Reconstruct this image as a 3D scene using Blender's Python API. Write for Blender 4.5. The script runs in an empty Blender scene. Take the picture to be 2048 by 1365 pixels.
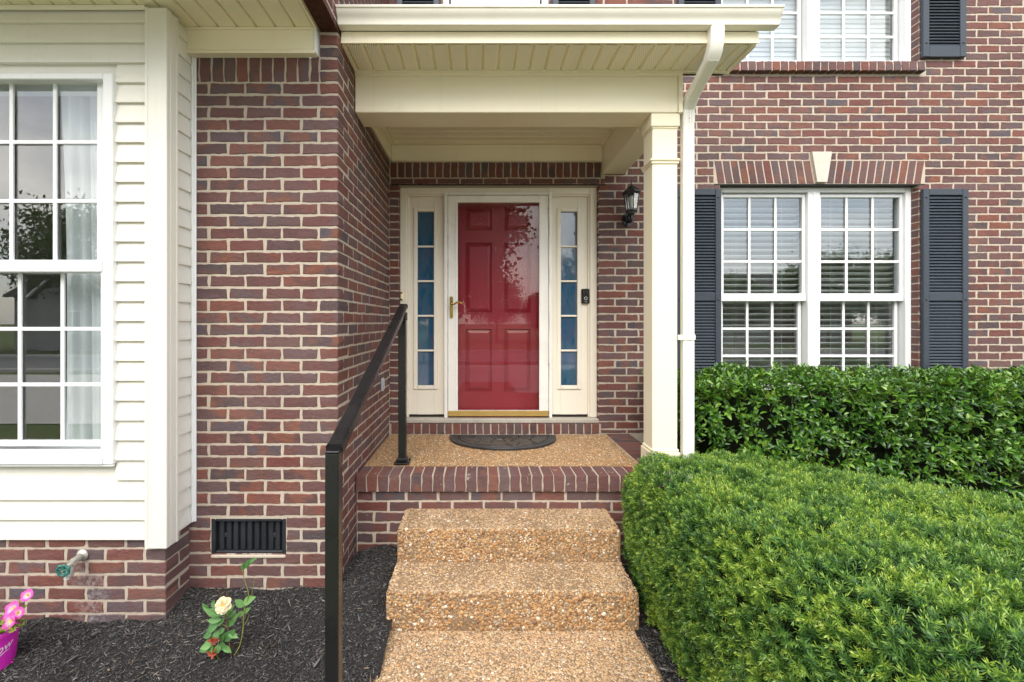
import bpy, bmesh, math, random
import numpy as np
from mathutils import Matrix, Vector, noise as mnoise
R = math.radians
random.seed(7)
rng = np.random.default_rng(11)
scn = bpy.context.scene
col = scn.collection

# ------------------------------------------------------------------ camera, sky, sun, exposure
CAMZ = 1.586
cam = bpy.data.objects.new('camera', bpy.data.cameras.new('camera'))
col.objects.link(cam)
cam.location = (0, 0, CAMZ)
cam.rotation_euler = (R(90), 0, 0)
cam.data.sensor_width = 36.0
cam.data.lens = 36.0 * 910 / 2048
cam.data.shift_x = 64 / 2048
cam.data.shift_y = -37.5 / 2048
cam.data.clip_start = 0.02
cam.data.clip_end = 2000
scn.camera = cam

SUN_EL, SUN_AZ = 48.0, 190.0          # azimuth clockwise from +Y (the house side); sun stands behind the camera, a little to its left
world = bpy.data.worlds.new('World')
scn.world = world
world.use_nodes = True
wn = world.node_tree
wn.nodes.clear()
wo = wn.nodes.new('ShaderNodeOutputWorld')
bg = wn.nodes.new('ShaderNodeBackground')
sky = wn.nodes.new('ShaderNodeTexSky')
sky.sky_type = 'NISHITA'
sky.sun_disc = False
sky.sun_elevation = R(SUN_EL)
sky.sun_rotation = R(SUN_AZ)
sky.air_density = 1.0
sky.dust_density = 1.5
wtc = wn.nodes.new('ShaderNodeTexCoord')
wmap = wn.nodes.new('ShaderNodeMapping')
wmap.inputs['Scale'].default_value = (1, 1, 2.2)
wno = wn.nodes.new('ShaderNodeTexNoise')
wno.inputs['Scale'].default_value = 2.3
wno.inputs['Detail'].default_value = 7
wno.inputs['Roughness'].default_value = 0.55
wra = wn.nodes.new('ShaderNodeValToRGB')
wra.color_ramp.elements[0].position = 0.36
wra.color_ramp.elements[1].position = 0.60
wra.color_ramp.elements[0].color = (0.22, 0.22, 0.22, 1)
wra.color_ramp.elements[1].color = (1, 1, 1, 1)
wno2 = wn.nodes.new('ShaderNodeTexNoise')
wno2.inputs['Scale'].default_value = 3.1
wno2.inputs['Detail'].default_value = 5
wra2 = wn.nodes.new('ShaderNodeValToRGB')
wra2.color_ramp.elements[0].position = 0.35
wra2.color_ramp.elements[1].position = 0.68
wra2.color_ramp.elements[0].color = (5.6, 5.8, 6.2, 1)
wra2.color_ramp.elements[1].color = (11.2, 10.7, 9.9, 1)
wmix = wn.nodes.new('ShaderNodeMix')
wmix.data_type = 'RGBA'
L = wn.links.new
L(wtc.outputs['Generated'], wmap.inputs['Vector'])
L(wmap.outputs[0], wno.inputs['Vector'])
L(wmap.outputs[0], wno2.inputs['Vector'])
L(wno.outputs['Fac'], wra.inputs[0])
L(wno2.outputs['Fac'], wra2.inputs[0])
L(wra.outputs[0], wmix.inputs[0])
L(sky.outputs[0], wmix.inputs[6])
L(wra2.outputs[0], wmix.inputs[7])
L(wmix.outputs[2], bg.inputs[0])
bg.inputs[1].default_value = 0.15
L(bg.outputs[0], wo.inputs[0])

sun = bpy.data.objects.new('sun', bpy.data.lights.new('sun', 'SUN'))
col.objects.link(sun)
sun.data.energy = 1.4
sun.data.angle = R(45)
sun.data.color = (1.0, 0.95, 0.86)
_el, _az = R(SUN_EL), R(SUN_AZ)
_d = Vector((math.sin(_az) * math.cos(_el), math.cos(_az) * math.cos(_el), math.sin(_el)))
sun.rotation_euler = _d.to_track_quat('Z', 'Y').to_euler()
scn.view_settings.view_transform = 'Standard'
scn.view_settings.look = 'None'
scn.view_settings.exposure = 1.16
scn.view_settings.gamma = 1.0
scn.view_settings.use_curve_mapping = False
scn.cycles.max_bounces = 8
scn.cycles.transparent_max_bounces = 12
scn.cycles.caustics_reflective = False
scn.cycles.caustics_refractive = False

# ------------------------------------------------------------------ objects
WM = {}
def link(o, parent=None, world_matrix=None):
    col.objects.link(o)
    m = world_matrix if world_matrix is not None else Matrix.Identity(4)
    if parent is not None:
        o.parent = parent
        o.matrix_parent_inverse = WM[parent.name].inverted()
    o.matrix_basis = m
    WM[o.name] = m
    return o
def tag(o, label=None, cat=None, group=None, kind=None):
    if label: o['label'] = label
    if cat: o['category'] = cat
    if group: o['group'] = group
    if kind: o['kind'] = kind
    return o
def thing(name, loc, label, cat, group=None):
    o = bpy.data.objects.new(name, None)
    o.empty_display_size = 0.05
    link(o, None, Matrix.Translation(Vector(loc)))
    return tag(o, label, cat, group)
def mesh_obj(name, me, mat, parent=None, m=None):
    o = bpy.data.objects.new(name, me)
    if mat is not None and not me.materials:
        me.materials.append(mat)
    return link(o, parent, m)

class MB:
    def __init__(s): s.v = []; s.f = []
    def add(s, v, f):
        b = len(s.v)
        s.v += [tuple(p) for p in v]
        s.f += [tuple(i + b for i in q) for q in f]
        return s
    def box(s, x0, x1, y0, y1, z0, z1, c=0.0):
        if x0 > x1: x0, x1 = x1, x0
        if y0 > y1: y0, y1 = y1, y0
        if z0 > z1: z0, z1 = z1, z0
        c = min(c, (x1-x0)*.45, (y1-y0)*.45, (z1-z0)*.45)
        if c <= 0:
            v = [(x, y, z) for z in (z0, z1) for y in (y0, y1) for x in (x0, x1)]
            f = [(0, 2, 3, 1), (4, 5, 7, 6), (0, 1, 5, 4), (2, 6, 7, 3), (0, 4, 6, 2), (1, 3, 7, 5)]
            return s.add(v, f)
        v = []; idx = {}
        X = (x0, x1); Y = (y0, y1); Z = (z0, z1)
        for i in (0, 1):
            for j in (0, 1):
                for k in (0, 1):
                    x, y, z = X[i], Y[j], Z[k]
                    dx, dy, dz = c*(1-2*i), c*(1-2*j), c*(1-2*k)
                    idx[i, j, k, 'x'] = len(v); v.append((x, y+dy, z+dz))
                    idx[i, j, k, 'y'] = len(v); v.append((x+dx, y, z+dz))
                    idx[i, j, k, 'z'] = len(v); v.append((x+dx, y+dy, z))
        f = []
        I = idx
        for i in (0, 1):
            q = [I[i,0,0,'x'], I[i,1,0,'x'], I[i,1,1,'x'], I[i,0,1,'x']]; f.append(q if i else q[::-1])
            q = [I[0,i,0,'y'], I[0,i,1,'y'], I[1,i,1,'y'], I[1,i,0,'y']]; f.append(q if i else q[::-1])
            q = [I[0,0,i,'z'], I[1,0,i,'z'], I[1,1,i,'z'], I[0,1,i,'z']]; f.append(q if i else q[::-1])
        for a in (0, 1):
            for b in (0, 1):
                f.append([I[a,b,0,'x'], I[a,b,0,'y'], I[a,b,1,'y'], I[a,b,1,'x']])
                f.append([I[a,0,b,'x'], I[a,0,b,'z'], I[a,1,b,'z'], I[a,1,b,'x']])
                f.append([I[0,a,b,'y'], I[0,a,b,'z'], I[1,a,b,'z'], I[1,a,b,'y']])
        for i in (0, 1):
            for j in (0, 1):
                for k in (0, 1):
                    f.append([I[i,j,k,'x'], I[i,j,k,'y'], I[i,j,k,'z']])
        return s.add(v, f)
    def prism(s, prof, a0, a1, axis='x'):
        n = len(prof)
        def P(p, a):
            if axis == 'x': return (a, p[0], p[1])
            if axis == 'y': return (p[0], a, p[1])
            return (p[0], p[1], a)
        v = [P(p, a0) for p in prof] + [P(p, a1) for p in prof]
        f = [(i, (i+1) % n, (i+1) % n + n, i + n) for i in range(n)]
        f += [tuple(range(n))[::-1], tuple(range(n, 2*n))]
        return s.add(v, f)
    def sweep(s, pts, sect, up=(-1, 0, 0)):
        """sect: list of (a, b) in the plane square to the path; a along 'up', b along the third axis"""
        pts = [Vector(p) for p in pts]; n = len(sect); v = []; f = []
        up = Vector(up).normalized()
        for i, p in enumerate(pts):
            t = (pts[min(i+1, len(pts)-1)] - pts[max(i-1, 0)]).normalized()
            a = (up - t*up.dot(t)).normalized(); b = t.cross(a)
            k = 1.0
            if 0 < i < len(pts)-1:
                c = (pts[i]-pts[i-1]).normalized().dot((pts[i+1]-pts[i]).normalized())
                k = 1/max(.5, math.sqrt((1+c)/2))
            for (q, r) in sect: v.append(p + a*q + b*r*k)
        for i in range(len(pts)-1):
            for j in range(n):
                f.append((i*n+j, i*n+(j+1) % n, (i+1)*n+(j+1) % n, (i+1)*n+j))
        f += [tuple(range(n))[::-1], tuple(range((len(pts)-1)*n, len(pts)*n))]
        return s.add(v, f)
    def tube(s, pts, r, n=8, r1=None):
        pts = [Vector(p) for p in pts]; v = []; f = []
        m = len(pts)
        t0 = (pts[1]-pts[0]).normalized()
        a = t0.orthogonal().normalized()
        for i, p in enumerate(pts):
            t = (pts[min(i+1, m-1)] - pts[max(i-1, 0)]).normalized()
            a = (a - t*a.dot(t)).normalized(); b = t.cross(a)
            rr = r if r1 is None else r + (r1-r)*i/(m-1)
            for j in range(n):
                w = 2*math.pi*j/n
                v.append(p + a*rr*math.cos(w) + b*rr*math.sin(w))
        for i in range(m-1):
            for j in range(n):
                f.append((i*n+j, i*n+(j+1) % n, (i+1)*n+(j+1) % n, (i+1)*n+j))
        f += [tuple(range(n))[::-1], tuple(range((m-1)*n, m*n))]
        return s.add(v, f)
    def lathe(s, prof, c=(0, 0, 0), n=24, axis='z'):
        v = []; f = []; m = len(prof)
        for (r, z) in prof:
            for j in range(n):
                w = 2*math.pi*j/n
                p = (r*math.cos(w), r*math.sin(w), z)
                if axis == 'y': p = (p[0], p[2], p[1])
                if axis == 'x': p = (p[2], p[0], p[1])
                v.append((p[0]+c[0], p[1]+c[1], p[2]+c[2]))
        for i in range(m-1):
            for j in range(n):
                f.append((i*n+j, i*n+(j+1) % n, (i+1)*n+(j+1) % n, (i+1)*n+j))
        f += [tuple(range(n))[::-1], tuple(range((m-1)*n, m*n))]
        return s.add(v, f)
    def mesh(s, name, smooth=False, fix=True):
        me = bpy.data.meshes.new(name)
        me.from_pydata(s.v, [], s.f)
        if fix:
            b = bmesh.new(); b.from_mesh(me)
            bmesh.ops.recalc_face_normals(b, faces=b.faces)
            b.to_mesh(me); b.free()
        if smooth:
            me.polygons.foreach_set('use_smooth', [True]*len(me.polygons))
            if smooth != 'all':
                try: me.set_sharp_from_angle(angle=R(35))
                except Exception: pass
        me.update()
        return me
    def build(s, name, mat, parent=None, smooth=False, m=None):
        return mesh_obj(name, s.mesh(name, smooth), mat, parent, m)

def np_mesh(name, verts, tris, mat, parent=None, attrs=None, smooth=False, quads=False):
    me = bpy.data.meshes.new(name)
    nv, nf = len(verts), len(tris); k = 4 if quads else 3
    me.vertices.add(nv); me.vertices.foreach_set('co', np.asarray(verts, dtype=np.float32).ravel())
    me.loops.add(nf*k); me.loops.foreach_set('vertex_index', np.asarray(tris, dtype=np.int32).ravel())
    me.polygons.add(nf)
    me.polygons.foreach_set('loop_start', np.arange(0, nf*k, k, dtype=np.int32))
    me.polygons.foreach_set('loop_total', np.full(nf, k, dtype=np.int32))
    if smooth: me.polygons.foreach_set('use_smooth', np.ones(nf, dtype=bool))
    for an, av in (attrs or {}).items():
        a = me.attributes.new(an, 'FLOAT', 'POINT')
        a.data.foreach_set('value', np.asarray(av, dtype=np.float32))
    me.update(calc_edges=True)
    return mesh_obj(name, me, mat, parent)

# ------------------------------------------------------------------ materials
class NT:
    def __init__(s, name):
        s.m = bpy.data.materials.new(name); s.m.use_nodes = True
        s.t = s.m.node_tree; s.t.nodes.clear()
        s.out = s.n('ShaderNodeOutputMaterial')
    def n(s, typ, **kw):
        o = s.t.nodes.new(typ)
        for k, v in kw.items(): setattr(o, k, v)
        return o
    def l(s, a, b): s.t.links.new(a, b)
    def bsdf(s, color=None, rough=0.5, spec=0.5, metal=0.0, coat=0.0):
        b = s.n('ShaderNodeBsdfPrincipled')
        b.inputs['Roughness'].default_value = rough
        b.inputs['Specular IOR Level'].default_value = spec
        b.inputs['Metallic'].default_value = metal
        b.inputs['Coat Weight'].default_value = coat
        if color is not None: b.inputs['Base Color'].default_value = (*color, 1)
        s.l(b.outputs[0], s.out.inputs[0]); s.b = b
        return b
    def pos(s, scale=(1, 1, 1), obj=False):
        if obj:
            v = s.n('ShaderNodeTexCoord').outputs['Object']
        else:
            v = s.n('ShaderNodeNewGeometry').outputs['Position']
        mp = s.n('ShaderNodeMapping'); mp.inputs['Scale'].default_value = scale
        s.l(v, mp.inputs['Vector']); return mp.outputs[0]
    def noise(s, vec, scale, detail=4, rough=0.55, out='Fac'):
        t = s.n('ShaderNodeTexNoise')
        t.inputs['Scale'].default_value = scale; t.inputs['Detail'].default_value = detail
        t.inputs['Roughness'].default_value = rough
        if vec is not None: s.l(vec, t.inputs['Vector'])
        return t.outputs[out]
    def voro(s, vec, scale, feature='F1', out='Distance'):
        t = s.n('ShaderNodeTexVoronoi', feature=feature)
        t.inputs['Scale'].default_value = scale
        if vec is not None: s.l(vec, t.inputs['Vector'])
        return t.outputs[out]
    def ramp(s, fac, stops, interp='LINEAR'):
        r = s.n('ShaderNodeValToRGB'); e = r.color_ramp.elements
        r.color_ramp.interpolation = interp
        while len(e) < len(stops): e.new(0.5)
        for i, (p, c) in enumerate(stops):
            e[i].position = p
            e[i].color = (*c, 1) if isinstance(c, (tuple, list)) else (c, c, c, 1)
        s.l(fac, r.inputs[0]); return r.outputs[0]
    def math(s, op, a, b=None, clamp=False):
        m = s.n('ShaderNodeMath', operation=op); m.use_clamp = clamp
        for i, x in enumerate((a, b)):
            if x is None: continue
            if isinstance(x, (int, float)): m.inputs[i].default_value = x
            else: s.l(x, m.inputs[i])
        return m.outputs[0]
    def mix(s, fac, a, b, blend='MIX'):
        m = s.n('ShaderNodeMix', data_type='RGBA', blend_type=blend)
        for i, x in ((0, fac), (6, a), (7, b)):
            if isinstance(x, (int, float)): m.inputs[i].default_value = x if i == 0 else (x, x, x, 1)
            elif isinstance(x, tuple): m.inputs[i].default_value = (*x, 1)
            else: s.l(x, m.inputs[i])
        return m.outputs[2]
    def bump(s, h, strength=0.3, dist=0.002):
        b = s.n('ShaderNodeBump'); b.inputs['Strength'].default_value = strength; b.inputs['Distance'].default_value = dist
        s.l(h, b.inputs['Height']); s.l(b.outputs[0], s.b.inputs['Normal'])
    def rnd(s):
        """a number for each piece: object random + island random"""
        a = s.n('ShaderNodeObjectInfo').outputs['Random']
        b = s.n('ShaderNodeNewGeometry').outputs['Random Per Island']
        return s.math('FRACT', s.math('ADD', a, b))
    def attr(s, name):
        a = s.n('ShaderNodeAttribute'); a.attribute_name = name; return a.outputs['Fac']

def simple(name, color, rough=0.5, spec=0.5, metal=0.0, var=0.06, nscale=6.0, bump=0.0, bscale=200.0, coat=0.0, aniso=(1, 1, 1)):
    t = NT(name); b = t.bsdf(color, rough, spec, metal, coat)
    p = t.pos(aniso)
    n = t.noise(p, nscale, 5, 0.6)
    lo = tuple(max(0, c*(1-var)) for c in color); hi = tuple(min(1, c*(1+var)) for c in color)
    t.l(t.ramp(n, [(0.3, lo), (0.7, hi)]), b.inputs['Base Color'])
    t.l(t.ramp(n, [(0.3, max(0.02, rough-.06)), (0.7, min(1, rough+.06))]), b.inputs['Roughness'])
    if bump > 0: t.bump(t.noise(t.pos(aniso), bscale, 3), bump, 0.001)
    return t.m

def brick_mat(name, worn=0.0, stain=None):
    t = NT(name); b = t.bsdf(None, 0.8, 0.25)
    r = t.rnd()
    p = t.pos()
    off = t.n('ShaderNodeVectorMath', operation='SCALE'); 
    cmb = t.n('ShaderNodeCombineXYZ'); t.l(r, cmb.inputs[0]); t.l(r, cmb.inputs[2])
    t.l(cmb.outputs[0], off.inputs[0]); off.inputs['Scale'].default_value = 37.0
    add = t.n('ShaderNodeVectorMath', operation='ADD'); t.l(p, add.inputs[0]); t.l(off.outputs[0], add.inputs[1])
    q = add.outputs[0]
    base = t.ramp(r, [(0.0, (.158, .060, .052)), (.12, (.082, .066, .072)), (.24, (.195, .068, .052)), (.34, (.096, .060, .062)), (.46, (.168, .058, .050)), (.55, (.205, .080, .060)),
                      (.64, (.088, .080, .096)), (.74, (.172, .072, .060)), (.86, (.118, .084, .086)), (1.0, (.165, .070, .062))])
    flash = t.ramp(t.math('FRACT', t.math('MULTIPLY', r, 7.31)), [(0, (.120, .095, .106)), (.35, (.165, .058, .050)), (.7, (.25, .092, .052)), (1, (.088, .060, .060))])
    fm = t.ramp(t.noise(q, 9, 2, .5), [(.45, 0.0), (.60, 0.75)])
    c = t.mix(fm, base, flash)
    fine = t.noise(q, 160, 4, .7)
    c = t.mix(t.ramp(fine, [(.35, 0.0), (.75, .55)]), c, t.mix(1.0, c, (.55, .5, .5), 'MULTIPLY'))
    spk = t.voro(q, 170)
    c = t.mix(t.ramp(spk, [(.06, .5), (.13, 0.0)]), c, (.42, .33, .26))
    # mortar smear and chips of lime
    sm = t.noise(t.pos(), 55, 5, .7)
    c = t.mix(t.ramp(sm, [(.66, 0.0), (.74, .55)]), c, (.38, .31, .25))
    # soft weathering over the wall
    wv = t.noise(t.pos(), 1.7, 3, .5)
    c = t.mix(t.ramp(wv, [(.35, .0), (.7, .22)]), c, (.22, .17, .165))
    if worn > 0:
        wn_ = t.noise(t.pos(), 21, 7, .72)
        c = t.mix(t.ramp(wn_, [(.62, 0.0), (.68, worn)]), c, (.52, .47, .40))
    if stain is not None:
        sx, sz = stain
        sep = t.n('ShaderNodeSeparateXYZ'); t.l(t.pos(), sep.inputs[0])
        wob = t.math('MULTIPLY', t.math('SUBTRACT', t.noise(t.pos(), 14, 5, .7), .5), .16)
        dx = t.math('ABSOLUTE', t.math('ADD', t.math('SUBTRACT', sep.outputs[0], sx), wob))
        band = t.ramp(dx, [(.02, 1.0), (.11, 0.0)])
        low = t.ramp(sep.outputs[2], [(sz-.02, 1.0), (sz+.01, 0.0)])
        grain = t.ramp(t.noise(t.pos(), 60, 5, .75), [(.42, 0.0), (.66, .62)])
        c = t.mix(t.math('MULTIPLY', t.math('MULTIPLY', band, low), grain), c, (.45, .42, .42))
    t.l(c, b.inputs['Base Color'])
    t.l(t.ramp(fine, [(.2, .68), (.8, .92)]), b.inputs['Roughness'])
    mp = t.n('ShaderNodeMapping'); mp.inputs['Scale'].default_value = (1, 1, 1.4); t.l(q, mp.inputs['Vector'])
    crease = t.noise(mp.outputs[0], 27, 6, .66)
    h = t.math('ADD', t.math('MULTIPLY', crease, 1.0), t.math('MULTIPLY', fine, .22))
    t.bump(h, 1.0, .0085)
    return t.m

def mortar_mat():
    t = NT('mortar'); b = t.bsdf(None, .92, .15)
    n = t.noise(t.pos(), 30, 6, .7); n2 = t.noise(t.pos(), 1.3, 3, .5)
    c = t.mix(n, (.38, .325, .262), (.58, .50, .405))
    big = t.noise(t.pos(), 4.5, 6, .7)
    c = t.mix(t.ramp(big, [(.45, 0.0), (.75, .55)]), c, (.33, .28, .235))
    c = t.mix(t.ramp(n2, [(.35, 0.0), (.7, .30)]), c, (.60, .52, .43))
    t.l(c, b.inputs['Base Color'])
    t.bump(t.noise(t.pos(), 140, 5, .75), .7, .003)
    return t.m

def vinyl_mat(name, color, grain=True):
    t = NT(name); b = t.bsdf(None, .42, .4)
    n = t.noise(t.pos((1, 1, 1)), 2.2, 4, .5)
    dirt = t.noise(t.pos((1, 1, 1)), 11, 6, .7)
    c = t.mix(t.ramp(n, [(.3, 0.0), (.7, 1.0)]), tuple(x*.965 for x in color), color)
    c = t.mix(t.ramp(dirt, [(.60, 0.0), (.82, .22)]), c, tuple(x*.72 for x in color))
    streak = t.noise(t.pos((26, 26, .9)), 1.0, 4, .6)
    c = t.mix(t.ramp(streak, [(.55, 0.0), (.78, .16)]), c, tuple(x*.66 for x in color))
    t.l(c, b.inputs['Base Color'])
    t.l(t.ramp(dirt, [(.3, .36), (.7, .52)]), b.inputs['Roughness'])
    if grain: t.bump(t.noise(t.pos((3, 3, 90)), 5.0, 4, .6), .18, .002)
    return t.m

def glass_mat(name, tint=(1, 1, 1), base=.09, wav=.0):
    t = NT(name)
    tr = t.n('ShaderNodeBsdfTransparent'); tr.inputs[0].default_value = (*tint, 1)
    gl = t.n('ShaderNodeBsdfGlossy'); gl.inputs['Roughness'].default_value = 0.0; gl.inputs[0].default_value = (1, 1, 1, 1)
    fr = t.n('ShaderNodeLayerWeight'); fr.inputs['Blend'].default_value = .5
    sch = t.math('ADD', t.math('MULTIPLY', t.math('POWER', fr.outputs['Facing'], 5.0), .96), .04)
    if wav > 0:
        bp = t.n('ShaderNodeBump'); bp.inputs['Strength'].default_value = wav; bp.inputs['Distance'].default_value = .002
        t.l(t.noise(t.pos(), 5, 2), bp.inputs['Height']); t.l(bp.outputs[0], gl.inputs['Normal'])
    f = t.math('ADD', sch, base, True)
    mx = t.n('ShaderNodeMixShader'); t.l(f, mx.inputs[0]); t.l(tr.outputs[0], mx.inputs[1]); t.l(gl.outputs[0], mx.inputs[2])
    t.l(mx.outputs[0], t.out.inputs[0])
    return t.m

def pebble_mat(name='pebble', dust_light=.0):
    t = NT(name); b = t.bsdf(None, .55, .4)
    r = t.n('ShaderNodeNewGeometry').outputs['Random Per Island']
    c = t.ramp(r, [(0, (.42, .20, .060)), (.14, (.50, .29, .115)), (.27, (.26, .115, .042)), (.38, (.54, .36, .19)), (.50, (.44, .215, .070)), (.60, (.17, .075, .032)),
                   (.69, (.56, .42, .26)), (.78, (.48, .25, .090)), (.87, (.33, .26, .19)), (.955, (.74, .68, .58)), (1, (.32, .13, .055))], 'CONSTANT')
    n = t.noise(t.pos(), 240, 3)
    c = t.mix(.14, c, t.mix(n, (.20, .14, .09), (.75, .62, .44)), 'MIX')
    if dust_light > 0: c = t.mix(t.ramp(t.noise(t.pos(), 14, 5, .65), [(.3, dust_light*.7), (.7, min(1, dust_light*1.35))]), c, (.62, .51, .37))  # pale coat: dusty wear, with light from above painted in
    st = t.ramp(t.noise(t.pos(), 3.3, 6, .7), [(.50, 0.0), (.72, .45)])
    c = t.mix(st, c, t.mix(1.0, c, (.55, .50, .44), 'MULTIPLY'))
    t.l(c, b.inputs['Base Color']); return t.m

def matrix_mat(name='aggregate_matrix', k=1.0):
    t = NT(name); b = t.bsdf(None, .9, .2)
    v = t.voro(t.pos(), 170, out='Color'); d = t.voro(t.pos(), 170)
    sep = t.n('ShaderNodeSeparateColor'); t.l(v, sep.inputs[0])
    c = t.ramp(sep.outputs[0], [(0, (.24, .12, .045)), (.3, (.32, .19, .085)), (.55, (.15, .085, .04)), (.75, (.34, .24, .14)), (1, (.24, .19, .135))])
    g = t.noise(t.pos(), 9, 5, .6)
    c = t.mix(t.ramp(g, [(.4, .25), (.7, .65)]), c, (.22, .17, .12))
    if k != 1.0: c = t.mix(1.0, c, (k, k*.95, k*.85), 'MULTIPLY')
    t.l(c, b.inputs['Base Color']); t.bump(d, .6, .004); return t.m

def leaf_mat(name, stops, rough=.38, spec=.5, trans=.22, patch=3.0, tint=None, attr=None):
    t = NT(name); b = t.bsdf(None, rough, spec)
    r = t.math('POWER', t.attr(attr) if attr else t.rnd(), 1.2)
    pn = t.noise(t.pos(), patch, 3, .5)
    f = t.math('ADD', t.math('MULTIPLY', r, .62), t.math('MULTIPLY', t.ramp(pn, [(.3, 0.0), (.7, 1.0)]), .38))
    c = t.ramp(f, stops)
    t.l(c, b.inputs['Base Color'])
    if trans > 0:
        tl = t.n('ShaderNodeBsdfTranslucent'); 
        t.l(t.mix(.5, c, (.30, .42, .03)), tl.inputs[0])
        mx = t.n('ShaderNodeMixShader'); mx.inputs[0].default_value = trans
        t.l(b.outputs[0], mx.inputs[1]); t.l(tl.outputs[0], mx.inputs[2]); t.l(mx.outputs[0], t.out.inputs[0])
    return t.m

M = {}
M['brick'] = brick_mat('brick')
M['brick_worn'] = brick_mat('brick_worn', .75)
M['brick_bay'] = brick_mat('brick_bay', .25, (-2.02, .33))
M['mortar'] = mortar_mat()
M['cream'] = vinyl_mat('cream_vinyl', (.86, .81, .69))
M['siding'] = vinyl_mat('siding_vinyl', (.785, .76, .69))
M['trimcream'] = vinyl_mat('cream_trim', (.88, .81, .615), False)
M['doorcream'] = vinyl_mat('door_cream', (.86, .80, .68), False)
M['white'] = vinyl_mat('white_vinyl', (.80, .81, .815), False)
M['downspout'] = simple('downspout_white', (.83, .81, .74), .35, .5, var=.03)
M['gutter'] = simple('gutter_cream', (.85, .815, .72), .35, .5, var=.03)
M['black_metal'] = simple('black_metal', (.012, .012, .013), .28, .5, var=.2, bump=.05, bscale=90)
M['steel_rust'] = simple('rusty_lintel', (.060, .022, .014), .8, .2, var=.5, nscale=40, bump=.4, bscale=120)
M['lintel_dark'] = simple('painted_lintel', (.022, .016, .013), .6, .3, var=.3)
M['slate'] = simple('shutter_slate', (.038, .048, .064), .5, .4, var=.10, bump=.12, bscale=60, aniso=(1, 1, 6))
M['vent'] = simple('vent_plastic', (.020, .023, .028), .5, .4, var=.25)
M['storm_white'] = simple('storm_door_white', (.87, .85, .80), .3, .5, var=.03)
M['brass'] = simple('brass', (.72, .50, .16), .22, .5, 1.0, var=.12)
M['gold_alu'] = simple('gold_sweep', (.62, .43, .14), .35, .5, .65, var=.06)
M['sill_grey'] = simple('sill_grey', (.46, .43, .37), .5, .4, 0, var=.12)
M['rubber'] = simple('mat_rubber', (.030, .031, .034), .34, .5, var=.35, bump=.5, bscale=220)
M['dark_room'] = simple('room_dark', (.045, .042, .040), .9, .1)
M['room_floor'] = simple('room_floor', (.10, .075, .05), .7, .2)
M['plaster'] = simple('room_plaster', (.62, .59, .54), .9, .1)
def blind_mat():
    t = NT('blind_white'); b = t.bsdf((.84, .84, .82), .45, .3)
    tl = t.n('ShaderNodeBsdfTranslucent'); tl.inputs[0].default_value = (.86, .86, .83, 1)
    mx = t.n('ShaderNodeMixShader'); mx.inputs[0].default_value = .38
    t.l(b.outputs[0], mx.inputs[1]); t.l(tl.outputs[0], mx.inputs[2]); t.l(mx.outputs[0], t.out.inputs[0]); return t.m
M['blind'] = blind_mat()
M['keystone'] = simple('keystone_stone', (.57, .53, .46), .8, .2, var=.07, nscale=30, bump=.25, bscale=160)
M['roof'] = simple('shingle', (.10, .09, .085), .9, .1, var=.3, nscale=40)
M['glass'] = glass_mat('window_glass', (.93, .96, .97), .065, .0)
M['glass_bay'] = glass_mat('bay_glass', (.95, .97, .98), .045, .0)
M['storm_glass'] = glass_mat('storm_glass', (.98, .97, .96), -.012, .0)
M['lamp_glass'] = glass_mat('lantern_glass', (.93, .95, .95), .05)
M['bulb'] = simple('bulb_white', (.85, .85, .82), .4, .4)
M['plastic_grey'] = simple('outlet_grey', (.42, .43, .45), .5, .4)
M['doorbell_black'] = simple('doorbell_black', (.010, .010, .011), .3, .5)
M['doorbell_ring'] = simple('doorbell_ring', (.60, .60, .60), .4, .5)
M['pebble'] = pebble_mat()
M['pebble_worn_lit'] = pebble_mat('pebble_worn_lit', .22)  # treads and path: foot wear plus brightness of upward faces, put into the colour
M['pebble_landing'] = pebble_mat('pebble_landing', .04)
M['matrix'] = matrix_mat()
M['matrix_landing'] = matrix_mat('landing_matrix', 1.15)

def red_mat():
    t = NT('door_red'); b = t.bsdf(None, .33, .5)
    n = t.noise(t.pos((1, 1, 1)), 5, 5, .6)
    t.l(t.mix(n, (.27, .010, .032), (.30, .015, .040)), b.inputs['Base Color'])
    t.bump(t.noise(t.pos((60, 60, 4)), 4, 4), .08, .001); return t.m
M['red'] = red_mat()
def film_mat():
    t = NT('sidelight_film'); b = t.bsdf(None, .04, .8, coat=.8)
    n = t.noise(t.pos((6, 1, 1.6)), 3.2, 8, .72); n2 = t.noise(t.pos((3, 1, 1)), 4.5, 4, .6)
    c = t.ramp(n, [(.30, (.010, .035, .075)), (.43, (.022, .095, .18)), (.54, (.06, .095, .16)), (.64, (.022, .12, .20)), (.78, (.10, .15, .20))])
    c = t.mix(t.ramp(n2, [(.52, 0.0), (.66, .4)]), c, (.12, .10, .17))
    t.l(c, b.inputs['Base Color']); return t.m
M['film'] = film_mat()
def perf_mat():
    t = NT('perforated_soffit'); b = t.bsdf(None, .45, .4)
    sx = t.n('ShaderNodeSeparateXYZ'); t.l(t.pos((1, 1, 1)), sx.inputs[0])
    u = t.math('MULTIPLY', sx.outputs[0], 82.0); v = t.math('MULTIPLY', sx.outputs[1], 58.0)
    row = t.math('MULTIPLY', t.math('FRACT', t.math('MULTIPLY', t.math('FLOOR', v), .5)), 1.0)
    du = t.math('SUBTRACT', t.math('FRACT', t.math('ADD', u, row)), .5); dv = t.math('MULTIPLY', t.math('SUBTRACT', t.math('FRACT', v), .5), 1.41)
    q = t.math('ADD', t.math('MULTIPLY', du, du), t.math('MULTIPLY', dv, dv))
    t.l(t.mix(t.ramp(q, [(.025, 1.0), (.050, 0.0)]), (.87, .81, .645), (.16, .13, .08)), b.inputs['Base Color']); return t.m
M['perf'] = perf_mat()

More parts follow.
